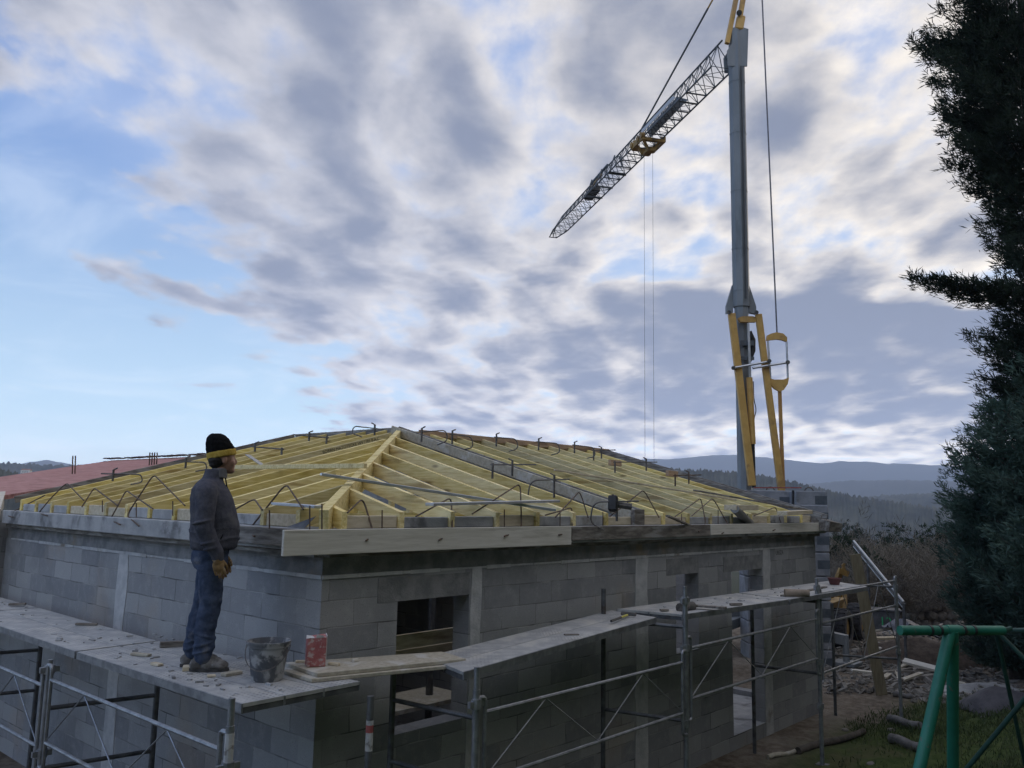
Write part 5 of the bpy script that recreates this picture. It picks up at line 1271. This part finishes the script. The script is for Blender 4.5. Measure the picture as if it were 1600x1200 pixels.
# bare trees and scrub beyond the building site
def bare_mesh(seed, H, m, name='branches'):
    r_ = random.Random(seed); V = []; F = []
    def seg(p, q, a, b):
        d = (q-p).normalized(); s = d.cross(V3((r_.random()-.5, r_.random()-.5, .3))).normalized(); u = d.cross(s); k = len(V)
        for c, rr in ((p, a), (q, b)):
            for i in range(3): V.append(tuple(c+(s*math.cos(i*2.094)+u*math.sin(i*2.094))*rr))
        for i in range(3): F.append((k+i, k+(i+1) % 3, k+3+(i+1) % 3, k+3+i))
    def grow(p, d, L, rad, lv):
        n = 3; q = p
        for i in range(n):
            d = (d+V3((r_.gauss(0, .16), r_.gauss(0, .16), r_.gauss(.05, .1)))).normalized(); q2 = q+d*L/n
            seg(q, q2, rad*(1-.22*i), rad*(1-.22*(i+1))); q = q2
            if lv > 0 and (i > 0 or lv < 4):
                for k in range(2 if lv > 1 else 3):
                    a = V3((r_.gauss(0, 1), r_.gauss(0, 1), r_.gauss(.25, .5))).normalized()
                    grow(q, (d*.55+a*.75).normalized(), L*r_.uniform(.5, .74), max(rad*.55, .010), lv-1)
    st = r_.choice((1, 2, 3))
    tk = MB()
    for i in range(st):
        d = V3((r_.gauss(0, .22), r_.gauss(0, .22), 1)).normalized(); h = H*.16; p = V3((r_.gauss(0, .1), r_.gauss(0, .1), -.1)); q = p+d*h
        tk.tube([p, q], H*.026, 7, H*.018)
        grow(q, d, H*.40, H*.017, 3)
        grow(q, (d+V3((r_.gauss(0, .6), r_.gauss(0, .6), 0))).normalized(), H*.36, H*.014, 3)
    return V, F, tk
variants = []
for s in range(5):
    m = M_twig if s % 2 == 0 else M_twig2
    t = empty('bare_tree', (0, 0, 0), None, 'tree', 'bare winter trees beyond the building site')
    V, F, tk = bare_mesh(40+s, 5.0, m); tk.build('trunk', m, t)
    o = npmesh('crown', V, F, m); o.parent = t; variants.append([t, False])
spots = []
r_ = random.Random(12)
for i in range(44):
    D = 27+ (i/44)**1.0*34+r_.uniform(-1.5, 1.5)
    px = r_.uniform(1275, 1520) if i > 10 else 1290+i*21+r_.uniform(-8, 8)
    spots.append((D, px))
for i, (D, px) in enumerate(spots):
    p = on(px, 900, fh, fh.dot(CAM)+D); g = gz(p.x, p.y)
    ytop = r_.uniform(800, 845) if D > 34 else r_.uniform(822, 885)
    H = CAM.z+(794-ytop)/FPX*D-g; sc_ = max(H, 1.5)/5.6
    v = variants[i % 5]
    if not v[1]: t = v[0]; v[1] = True
    else:
        t = v[0].copy(); col.objects.link(t)
        for ch_ in v[0].children: c = ch_.copy(); c.parent = t; col.objects.link(c)
    t.location = (p.x, p.y, g-.05); t.scale = (sc_*1.2, sc_*1.2, sc_); t.rotation_euler = (0, 0, r_.uniform(0, 6.28))
    t['label'] = 'bare brown winter tree in the thicket between the house and the conifers'
M_wood = mat('winter_wood', (.055, .048, .038), (.095, .082, .062), .2, .95, 0)
# far wood: what nobody could count
def far_wood(name, n, d0, d1, px0, px1, h0, h1, m, label, seed):
    rs = np.random.RandomState(seed); C = []; D = []; L = []
    for i in range(n):
        dd = rs.uniform(d0, d1); px = rs.uniform(px0, px1); p = on(px, 850, fh, fh.dot(CAM)+dd); g = gz(p.x, p.y); H = rs.uniform(h0, h1)
        for k in range(26):
            a = rs.normal(size=3)*[.3, .3, .28]*H; C.append([p.x+a[0], p.y+a[1], g+H*.55+a[2]]); D.append([a[0]*.5, a[1]*.5, H*.3+abs(a[2])]); L.append(H*.13)
    D = np.array(D); D /= np.linalg.norm(D, axis=1, keepdims=True)
    V, F = tuft_cloud(np.array(C), D, np.array(L), .022, 16, rs, .8); o = npmesh(name, V, F, m); tag(o, label, None, None, 'stuff')
far_wood('woods', 190, 60, 140, 1230, 1640, 4.5, 7.0, M_wood, 'brown winter wood on the slope below the site', 3)
far_wood('woods', 40, 75, 150, 1240, 1620, 4.0, 6.0, M_ever, 'dark evergreen wood on the slope below the site', 4)
for i, (px, D, ytop, w) in enumerate(((1318, 42, 838, 1.5), (1352, 36, 866, 1.0), (1400, 60, 820, 1.6), (1468, 55, 812, 1.6), (1330, 75, 815, 2.4))):
    p = on(px, 900, fh, fh.dot(CAM)+D); g = gz(p.x, p.y); H = max(CAM.z+(794-ytop)/FPX*D-g, 1.0); rs = np.random.RandomState(60+i)
    u = rs.normal(size=(420, 3)); u /= np.linalg.norm(u, axis=1, keepdims=True); u *= (rs.uniform(.35, 1, 420)[:, None])**.5
    C = u*[w, w, H*.5]+[0, 0, H*.52]; C += rs.normal(size=C.shape)*.12
    V, F = tuft_cloud(C, u, .20, .030, 16, rs, .8)
    t = empty('evergreen_bush', (p.x, p.y, g), ['dark evergreen bush just right of the house end', 'dark evergreen bush behind the leaning board', 'dark ivy covered bush among the bare trees', 'tall dark evergreen beside the conifers', 'dark round evergreen in the distance right of the ballast'][i], 'bush', 'evergreen bushes in the thicket')
    MB().tube([(p.x, p.y, g-.1), (p.x, p.y, g+H*.5)], .06, 6).build('stem', M_bark, t)
    o = npmesh('leaves', V, F, M_ever); o.parent = t
# grass
def grass():
    rs = np.random.RandomState(9); n = 90000
    x = rs.uniform(2.5, 15, n); y = -rs.uniform(0, 1, n)**.9*7.0-.4
    k = wavy(x, y, .9)*.5+wavy(x, y, 2.7)*.35; keep = (k+rs.normal(size=n)*.35 > -.35)&(x < 12.6+rs.normal(size=n)*.4)&(-y+.35*k > .75+np.clip(x-10, 0, 3)*.25+np.clip(9-x, 0, 4)*.2)
    x, y = x[keep], y[keep]; z = ground_z(x, y); C = np.stack([x, y, z], -1)
    D = np.tile([[0, 0, 1.0]], (len(C), 1)); V, F = tuft_cloud(C, D, .085, .006, 1, rs, .45)
    o = npmesh('grass', V, F, mat('grass_blades', (.030, .052, .014), (.065, .088, .026), 1.6, .9, 0, c3=(.10, .085, .045), s3=.8, t3=(.55, .7))); tag(o, 'short winter grass on the lawn beside the house', None, None, 'stuff')
grass()
# ================================================================== THE YARD ON THE RIGHT
M_green = mat('green_paint', (.010, .125, .080), (.018, .165, .105), 5, .5, .08, c3=(.13, .115, .085), s3=9, t3=(.60, .68))
M_dkgreen = mat('dull_green_paint', (.012, .045, .035), (.02, .07, .05), 5, .6, .05)
def swing():
    c = CAM+ray(1482, 990)*4.75; a = CAM+ray(1406, 985)*4.7; b = CAM+ray(1567, 985)*4.9
    g = gz(c.x, c.y)
    s = empty('swing_frame', (c.x, c.y, g), 'green tubular play frame with a crossbar in front of the conifers', 'play frame')
    MB().tube([a, lerp(a, b, .46)], .027, 14).tube([lerp(a, b, .54), b], .027, 14).build('crossbar', M_green, s, smooth=True)
    MB().tube([lerp(a, b, .44), lerp(a, b, .56)], .031, 14).build('joint', M_green, s, smooth=True)
    f1 = CAM+ray(1437, 1200)*4.55; f2 = CAM+ray(1489, 1200)*4.95
    for f, w in ((f1, -.012), (f2, .012)):
        t = lerp(a, b, .49)+rt0*(w*.6); d = (f-t).normalized(); k = (gz(f.x, f.y)-t.z)/d.z; k = min(k, 3.2)
        MB().tube([t-V3((0, 0, .0)), t+d*(k+.05)], .033, 14).build('leg', M_green, s, smooth=True)
    for t in (.28, .37, .60, .70): q = lerp(a, b, t); dd = (b-a).normalized(); MB().tube([q-dd*.007, q+dd*.007], .031, 14).build('ring', M_blk, s, smooth=True)
    MB().tube([b, b+(b-a).normalized()*.06+V3((0, 0, .012))], .014, 8).build('end_bolt', M_dkgreen, s)
swing()
def swing2():
    t = CAM+ray(1556, 985)*8.6; s = None
    g = gz(t.x, t.y); s = empty('clothes_frame', (t.x, t.y, g), 'thin dark A shaped frame behind the green play frame', 'frame')
    for x, y, D in ((1583, 1108, 8.9), (1640, 1068, 8.3)): f = CAM+ray(x, y)*D; d = (f-t).normalized(); k = (gz(f.x, f.y)-t.z)/d.z; MB().tube([t, t+d*min(k, 3)], .022, 10).build('leg', M_dkgreen, s, smooth=True)
    e = CAM+ray(1690, 985)*7.2; MB().tube([t, e], .025, 10).build('crossbar', M_dkgreen, s, smooth=True)
    for x, y, D in ((1568, 1132, 7.6), (1700, 1140, 7.1)): f = CAM+ray(x, y)*D; d = (f-e).normalized(); k = (gz(f.x, f.y)-e.z)/d.z; MB().tube([e, e+d*min(k, 3)], .022, 10).build('leg', M_dkgreen, s, smooth=True)
swing2()
def gpt(x, y, lift=0.0):
    z = -2.6
    for i in range(12): p = onz(x, y, z); z = gz(p.x, p.y)
    return V3((p.x, p.y, z+lift))
# leaning board and metal chute
p, q = gpt(1378, 1086), None
top = on(1336, 866, fh, fh.dot(p)); d = (top-p)
o = MB().beam(p, top, .19, .035, upv=fh).build('leaning_board', mat('khaki_board', (.16, .135, .085), (.22, .19, .125), 4, .9, .1, stretch=(5, 5, .8)), None, loc=p); tag(o, 'long khaki board leaning upright against the end of the scaffold', 'board')
a = on(1334, 849, fh, fh.dot(p)+5); b = on(1412, 945, fh, fh.dot(p)+3.2)
ch = empty('metal_chute', b, 'pale metal conveyor slanting up behind the last scaffold post', 'conveyor')
for k in (-.09, .09): MB().beam(a+V3((0, 0, k*.7)), b+V3((0, 0, k*.7)), .04, .03).build('rail', M_alu, ch)
MB().beam(a, b, .09, .03).build('belt', M_galvd, ch)
MB().tube([b, V3((b.x, b.y, gz(b.x, b.y)))], .03, 8).build('leg', M_galvd, ch); m_ = lerp(a, b, .3); MB().tube([m_, V3((m_.x, m_.y, gz(m_.x, m_.y)))], .03, 8).build('leg', M_galvd, ch)
# dumper
def tyre(mb, c, ax, R_, w, lugs=18):
    ax = V3(ax).normalized(); u = V3((0, 0, 1)); v = ax.cross(u)
    n = 28; prof = [(R_*.55, -w*.42), (R_*.62, -w*.5), (R_*.9, -w*.5), (R_, -w*.36), (R_*1.02, 0), (R_, w*.36), (R_*.9, w*.5), (R_*.62, w*.5), (R_*.55, w*.42)]
    vs = [c+ax*z+(u*math.cos(2*math.pi*k/n)+v*math.sin(2*math.pi*k/n))*r_ for r_, z in prof for k in range(n)]; m = len(prof)
    mb.add(vs, [(i*n+k, i*n+(k+1) % n, (i+1)*n+(k+1) % n, (i+1)*n+k) for i in range(m-1) for k in range(n)])
    for k in range(lugs):
        t = 2*math.pi*k/lugs; d = u*math.cos(t)+v*math.sin(t)
        mb.beam(c+d*R_*.99-ax*w*.42, c+d*R_*.99+ax*w*.05, .05, .05, upv=d); t += math.pi/lugs; d = u*math.cos(t)+v*math.sin(t); mb.beam(c+d*R_*.99-ax*w*.05, c+d*R_*.99+ax*w*.42, .05, .05, upv=d)
M_dump = mat('worn_yellow_paint', (.26, .16, .04), (.34, .21, .06), 6, .7, .1, c3=(.12, .09, .06), s3=3)
M_tyre = mat('dusty_tyre', (.025, .026, .03), (.055, .055, .058), 8, .85, .2)
def dumper():
    c = gpt(1316, 1012); R_ = .44
    ax = rt0*.82-fh*.57; ax.normalize(); fd = V3((-ax.y, ax.x, 0))
    dm = empty('dumper', c, 'yellow site dumper with big black tyres behind the scaffold', 'dumper')
    w1 = c+V3((0, 0, R_))
    for q in (w1, w1-ax*1.15, w1+fd*1.5, w1+fd*1.5-ax*1.15):
        m = MB(); tyre(m, q, ax, R_, .36); wo = m.build('wheel', M_tyre, dm, smooth=True)
        MB().tube([q-ax*.12, q+ax*.12], R_*.56, 18).build('rim', M_dump, wo)
    bc = w1-ax*.58
    MB().beam(bc-fd*.3+V3((0, 0, .1)), bc+fd*1.9+V3((0, 0, .1)), .5, .3).build('chassis', M_dump, dm, bevel=.03)
    sk = bc+fd*.2+V3((0, 0, .30)); MB().hexa([sk-ax*.35-fd*.3, sk+ax*.35-fd*.3, sk+ax*.35+fd*.5, sk-ax*.35+fd*.5, sk-ax*.5-fd*.6+V3((0, 0, .32)), sk+ax*.5-fd*.6+V3((0, 0, .32)), sk+ax*.5+fd*.75+V3((0, 0, .32)), sk-ax*.5+fd*.75+V3((0, 0, .32))]).build('skip', M_dump, dm, bevel=.02)
    MB().beam(bc+fd*1.3+V3((0, 0, .45)), bc+fd*1.9+V3((0, 0, .45)), .6, .5).build('engine_cover', M_dump, dm, bevel=.05)
    ar = MB(); D_ = fh.dot(bc)
    def yp(x, y): return on(x, y, fh, D_)
    ar.beam(bc+fd*.9+V3((0, 0, .3)), yp(1313, 893), .10, .12).beam(yp(1310, 891), yp(1325, 897), .10, .13).beam(yp(1316, 894), yp(1319, 880), .05, .06).beam(yp(1323, 896), yp(1316, 882), .04, .05)
    ar.build('hoist_arm', M_dump, dm)
    MB().beam(bc+fd*1.2+V3((0, 0, .72)), bc+fd*1.55+V3((0, 0, .72)), .4, .08).build('seat', M_blk, dm)
dumper()
# container with a painted number
M_bin = mat('dark_grey_bin', (.05, .052, .055), (.09, .09, .092), 5, .8, .1)
c = gpt(1382, 985); k = (fh*.9+rt0*.3).normalized(); k2 = V3((k.y, -k.x, 0))
bn = empty('site_bin', c, 'dark grey bin with a green number 12 painted on it', 'bin')
MB().hexa([c-k2*.42+k*.0, c+k2*.42, c+k2*.42+k*.6, c-k2*.42+k*.6]+[c-k2*.46+V3((0, 0, .62)), c+k2*.46+V3((0, 0, .62)), c+k2*.46+k*.64+V3((0, 0, .62)), c-k2*.46+k*.64+V3((0, 0, .62))]).build('box', M_bin, bn, bevel=.02)
MB().beam(c-k2*.5+V3((0, 0, .64))+k*.3, c+k2*.5+V3((0, 0, .64))+k*.3, .7, .04).build('rim', M_bin, bn)
lettering('12', c-k2*.14-k*.035+V3((0, 0, .20)), k2, (0, 0, 1), .36, mat('green_marking', (.03, .35, .12), rough=.8, bump=0), bn, 'number')
# heap of bagged rubble, one stone at a time
M_stone = mat('site_stone', (.13, .12, .105), (.24, .225, .20), 7, .95, .4, 40); M_stone2 = mat('pale_stone', (.17, .155, .135), (.27, .25, .22), 7, .95, .4, 40)
def rock(r_, size):
    bm = bmesh.new(); bmesh.ops.create_icosphere(bm, subdivisions=2, radius=.5)
    sd = r_.uniform(0, 50)
    for v in bm.verts:
        v.co *= 1+.35*mnoise.noise(v.co*2.2+V3((sd, 0, 0))); v.co = V3((max(-.42, min(.42, v.co.x))*size[0], max(-.42, min(.42, v.co.y))*size[1], max(-.36, min(.36, v.co.z))*size[2]))
    me = bpy.data.meshes.new('stone'); bm.to_mesh(me); bm.free(); return me
r_ = random.Random(21)
def add_rock(p, size, m, label, group, name='stone'):
    me = rock(r_, size); me.materials.append(m); o = bpy.data.objects.new(name, me); col.objects.link(o); o.location = p; o.rotation_euler = (r_.uniform(-.3, .3), r_.uniform(-.3, .3), r_.uniform(0, 6)); return tag(o, label, 'stone', group)
base = gpt(1450, 982)
for lv in range(3):
    for i in range(6-lv):
        p = base+rt0*(-.85+.38*i+.19*lv)+V3((0, 0, .17+.30*lv))+fh*r_.uniform(-.1, .1)
        add_rock(p, (.50, .5, .42), M_stone if r_.random() < .6 else M_stone2, 'rough block in the stone heap left of the conifers', 'blocks in the stone heap')
for i in range(9):
    p = base+rt0*(-1.0+.25*i)+V3((0, 0, .98+r_.uniform(-.06, .05)))+fh*r_.uniform(-.1, .3); o = MB().rbox((0, 0, 0), (r_.uniform(.5, 1.1), .10, .06)).build('scrap_wood', M_grey if i % 2 else M_osb, None); o.location = p; o.rotation_euler = (r_.uniform(-.2, .2), r_.uniform(-.2, .2), YAW-1.57+r_.uniform(-.6, .6)); tag(o, 'scrap of wood thrown on top of the stone heap', 'wood', 'scrap wood on the stone heap')
# tarpaulin
c = gpt(1440, 1000); tp = MB(); n = 12; vs = []; rs = np.random.RandomState(2)
for i in range(n+1):
    for j in range(n+1):
        u, v = i/n, j/n; x = -.75+1.5*u; y = -.2+.9*v; hgt = .55*max(0, 1-abs(u-.28)*1.6)*(1-.5*abs(v-.5))+.03*math.sin(9*u+5*v)+.02*rs.normal(); vs.append(c+rt0*x+fh*y+V3((0, 0, max(hgt, .02))))
tp.add(vs, [(i*(n+1)+j, (i+1)*(n+1)+j, (i+1)*(n+1)+j+1, i*(n+1)+j+1) for i in range(n) for j in range(n)])
o = tp.build('tarpaulin', mat('slate_tarpaulin', (.055, .060, .078), (.085, .09, .11), 5, .7, .2), None, smooth=True, loc=c); tag(o, 'slate blue tarpaulin thrown over a pile below the stone heap', 'tarpaulin')
# earth bank under the heap
c = gpt(1452, 1030); o = MB(); 
vs = []; n = 18
for i in range(n+1):
    for j in range(n+1):
        u, v = i/n*2-1, j/n*2-1; r2 = max(0, 1-(u*u+v*v)); vs.append(c+rt0*u*1.7+fh*v*.9+V3((0, 0, -.08+.52*r2**.8*(1+.35*mnoise.noise(V3((u*3, v*3, 1)))))))
o.add(vs, [(i*(n+1)+j, (i+1)*(n+1)+j, (i+1)*(n+1)+j+1, i*(n+1)+j+1) for i in range(n) for j in range(n)])
o = o.build('earth_mound', mat('brown_earth', (.055, .040, .030), (.10, .078, .060), 8, .97, .5, 30), None, smooth=True, loc=c); tag(o, 'low mound of brown earth in front of the stone heap', 'mound')
# dumped planks
G_LP = 'old planks dumped on the mud'
for i, (x, y, L, a) in enumerate(((1395, 1052, .9, .3), (1415, 1046, 1.0, .9), (1432, 1058, .8, .2), (1405, 1060, .7, 1.2), (1450, 1050, 1.1, .15), (1425, 1066, .8, .7), (1442, 1040, 1.0, .4), (1386, 1062, .6, 1.0))):
    p = gpt(x, y); an = YAW-1.57+a
    o = MB().rbox((0, 0, 0), (L, .10, .035)).build('old_plank', M_osb if i % 2 else M_stone2, None); o.location = p+V3((0, 0, .04+.03*(i % 3))); o.rotation_euler = (r_.uniform(-.15, .15), r_.uniform(-.08, .08), an); tag(o, 'pale old plank in the pile dumped on the mud', 'plank', G_LP)
# white sheet, dark mound sheet, logs
def sheet(name, px, L, W, h, m, label, cat, rz=0):
    c = gpt(*px); mb = MB(); n = 12; vs = []; ax = (rt0*math.cos(rz)+fh*math.sin(rz)); ay = V3((-ax.y, ax.x, 0))
    for i in range(n+1):
        for j in range(n+1):
            u, v = i/n*2-1, j/n*2-1; k = max(0, 1-u*u)*max(0, 1-v*v); q = c+ax*u*L/2+ay*v*W/2; vs.append(V3((q.x, q.y, gz(q.x, q.y)+.012+h*k**.6+.12*h*mnoise.noise(V3((u*2.5+len(label), v*2.5, 0))))))
    mb.add(vs, [(i*(n+1)+j, (i+1)*(n+1)+j, (i+1)*(n+1)+j+1, i*(n+1)+j+1) for i in range(n) for j in range(n)])
    return tag(mb.build(name, m, None, smooth=True, loc=c), label, cat)
sheet('plastic_sheet', (1520, 1078), 1.3, .8, .10, mat('dirty_white_sheet', (.20, .20, .20), (.32, .32, .31), 5, .6, .2), 'dirty white plastic sheet on the ground behind the play frame', 'sheet')
sheet('dark_cover', (1556, 1106), .95, .9, .30, mat('dark_sheet', (.035, .034, .042), (.06, .058, .066), 6, .7, .3), 'dark sheet humped over something on the grass behind the play frame', 'cover')
M_log = mat('grey_log', (.10, .098, .095), (.17, .165, .16), 8, .95, .4, 30)
def log(a, b, r0, m, label, name='log', cat='log', group=None):
    p, q = gpt(*a), gpt(*b); p.z += r0*.8; q.z += r0*.8
    pts = [lerp(p, q, t)+V3((0, 0, .012*math.sin(7*t))) for t in np.linspace(0, 1, 6)]
    o = MB().tube(pts, r0, 12, r0*.9).build(name, m, None, smooth=True, loc=p); return tag(o, label, cat, group)
log((1390, 1128), (1438, 1140), .062, M_log, 'grey log on the lawn left of the play frame, farther of two', group='grey logs on the lawn')
log((1393, 1160), (1442, 1176), .066, M_log, 'grey log on the lawn left of the play frame, nearer of two', group='grey logs on the lawn')
log((1247, 1178), (1350, 1148), .048, mat('dark_timber', (.05, .042, .034), (.10, .085, .07), 8, .95, .3), 'long dark pole lying on the lawn beside the house wall', 'pole', 'pole')
log((1200, 1186), (1246, 1176), .03, M_osb, 'thin pale pole at the foot of the house wall', 'pole', 'pole')
log((1500, 1072), (1530, 1084), .05, M_osb, 'short pale pole behind the legs of the play frame', 'pole', 'pole')
log((1480, 1082), (1528, 1092), .045, M_grey, 'grey pole behind the legs of the play frame', 'pole', 'pole')
log((1395, 1088), (1425, 1092), .05, M_log, 'grey tube at the foot of the leaning board', 'tube', 'tube')
for i, (x, y, s) in enumerate(((1375, 1010, .20), (1338, 1020, .25), (1350, 1000, .16), (1386, 1012, .2), (1362, 960, .25), (1395, 965, .22), (1405, 985, .3), (1470, 1040, .2), (1490, 1048, .22), (1505, 1030, .2), (1520, 1042, .24), (1545, 1040, .2), (1440, 1085, .14), (1470, 1092, .16), (1355, 1066, .14), (1330, 1048, .12), (1392, 1142, .10), (1320, 1142, .09), (1360, 1196, .1), (1535, 1122, .1))):
    p = gpt(x, y); add_rock(p+V3((0, 0, s*.15)), (s*r_.uniform(.9, 1.6), s, s*.7), M_stone2 if r_.random() < .55 else M_stone, 'loose stone lying on the muddy yard', 'loose stones on the yard')
def rubble():
    rs = np.random.RandomState(31); b = MB(); rr = random.Random(3)
    for i in range(2400):
        px = rs.uniform(1290, 1590); py = rs.uniform(955, 1100)
        if py > 1085 and px < 1420: continue
        p = gpt(px, py); s = rr.uniform(.02, .085); b.rbox(p+V3((0, 0, s*.2)), (s*rr.choice((1, 1.5, 2.5, 5)), s*rr.uniform(.5, 1), s*rr.uniform(.4, .8)), (rr.uniform(-.5, .5), rr.uniform(-.5, .5), rr.uniform(0, 3)))
    o = b.build('rubble', M_stone); tag(o, 'small rubble and wood scraps strewn over the muddy yard', None, None, 'stuff')
rubble()
for i, (x, y, L, a, m) in enumerate(((1412, 968, 1.6, .1, M_grey), (1425, 958, 1.3, -.2, M_osb), (1462, 952, 1.2, .15, M_grey), (1488, 1030, .5, 1.2, M_whitep), (1495, 1026, 1.0, .2, M_osb), (1560, 1016, .8, .1, M_grey), (1530, 1020, .7, -.3, M_osb))):
    p = gpt(x, y); o = MB().rbox((0, 0, 0), (L, .12, .05)).build('scrap_wood', m, None); o.location = p+V3((0, 0, .10)); o.rotation_euler = (0, r_.uniform(-.15, .15), YAW-1.57+a); tag(o, ['long grey beam at the left of the stone heap', 'pale beam behind the grey one left of the stone heap', 'grey beam in front of the bare trees', 'small white stake below the conifers', 'pale plank below the conifers', 'grey plank at the foot of the conifers', 'pale short plank at the foot of the conifers'][i], 'wood', 'scrap wood on the yard')
for i in range(26):
    px, py = r_.uniform(1345, 1500), r_.uniform(950, 1075); p = gpt(px, py); L = r_.uniform(.3, 1.3)
    o = MB().rbox((0, 0, 0), (L, r_.uniform(.05, .14), r_.uniform(.02, .06))).build('scrap_wood', r_.choice([M_osb, M_grey, M_wraw, M_stone2, M_board]), None, bevel=.004); o.location = p+V3((0, 0, r_.uniform(.05, .25))); o.rotation_euler = (r_.uniform(-.4, .4), r_.uniform(-.25, .25), r_.uniform(0, 6.3))
    tag(o, 'loose scrap of timber lying among the rubble behind the last scaffold frame', 'wood', 'timber scraps among the rubble')
# cement sacks
for i, (x, y) in enumerate(((1365, 975), (1374, 980))):
    p = gpt(x, y); o = MB().rbox((0, 0, .1), (.5, .34, .2)).build('sack', mat('yellow_sack', (.40, .36, .16), (.5, .45, .25), 8, .8, .3) if i == 0 else M_whitep, None, bevel=.06); o.location = p; o.rotation_euler = (0, 0, YAW+i); tag(o, ['yellowish sack behind the leaning board', 'whitish sack behind the leaning board'][i], 'sack')

# ------------------------------------------------------------------ far houses
M_fwall = mat('far_white_wall', (.55, .54, .50), (.62, .60, .56), 1, .9, 0); M_froof = mat('far_roof', (.22, .13, .10), (.28, .17, .13), 1, .9, 0)
def far_house(px, py, D, w, label, h=None):
    c = on(px, py, fh, fh.dot(CAM)+D); h = h or w*.32; t = empty('white_farmhouse', c, label, 'house')
    a = rt0*w/2; d = fh*w*.5
    MB().hexa([c-a+V3((0, 0, -h*.9)), c+a+V3((0, 0, -h*.9)), c+a+d+V3((0, 0, -h*.9)), c-a+d+V3((0, 0, -h*.9)), c-a+V3((0, 0, h)), c+a+V3((0, 0, h)), c+a+d+V3((0, 0, h)), c-a+d+V3((0, 0, h))]).build('wall', M_fwall, t)
    MB().prism([c-a*1.06+V3((0, 0, h)), c-a*1.06+d*.5+V3((0, 0, h*1.6)), c-a*1.06+d+V3((0, 0, h))], a*2.12).build('roof', M_froof, t)
    for k in (-.5, 0, .5): MB().rbox(c+a*k+V3((0, 0, h*.4))-fh*.02, (w*.08, .1, h*.4), (0, 0, YAW-1.57)).build('window', M_blk, t)
far_house(1345, 796, 772, 7, 'small white farmhouse in the valley right of the crane ballast', 2.0)
far_house(39, 739, 470, 5.0, 'white farmhouse on the wooded hillside at the far left', 1.5)
far_house(1398, 799, 780, 4, 'tiny pale house in the valley near the conifers', 1.1)
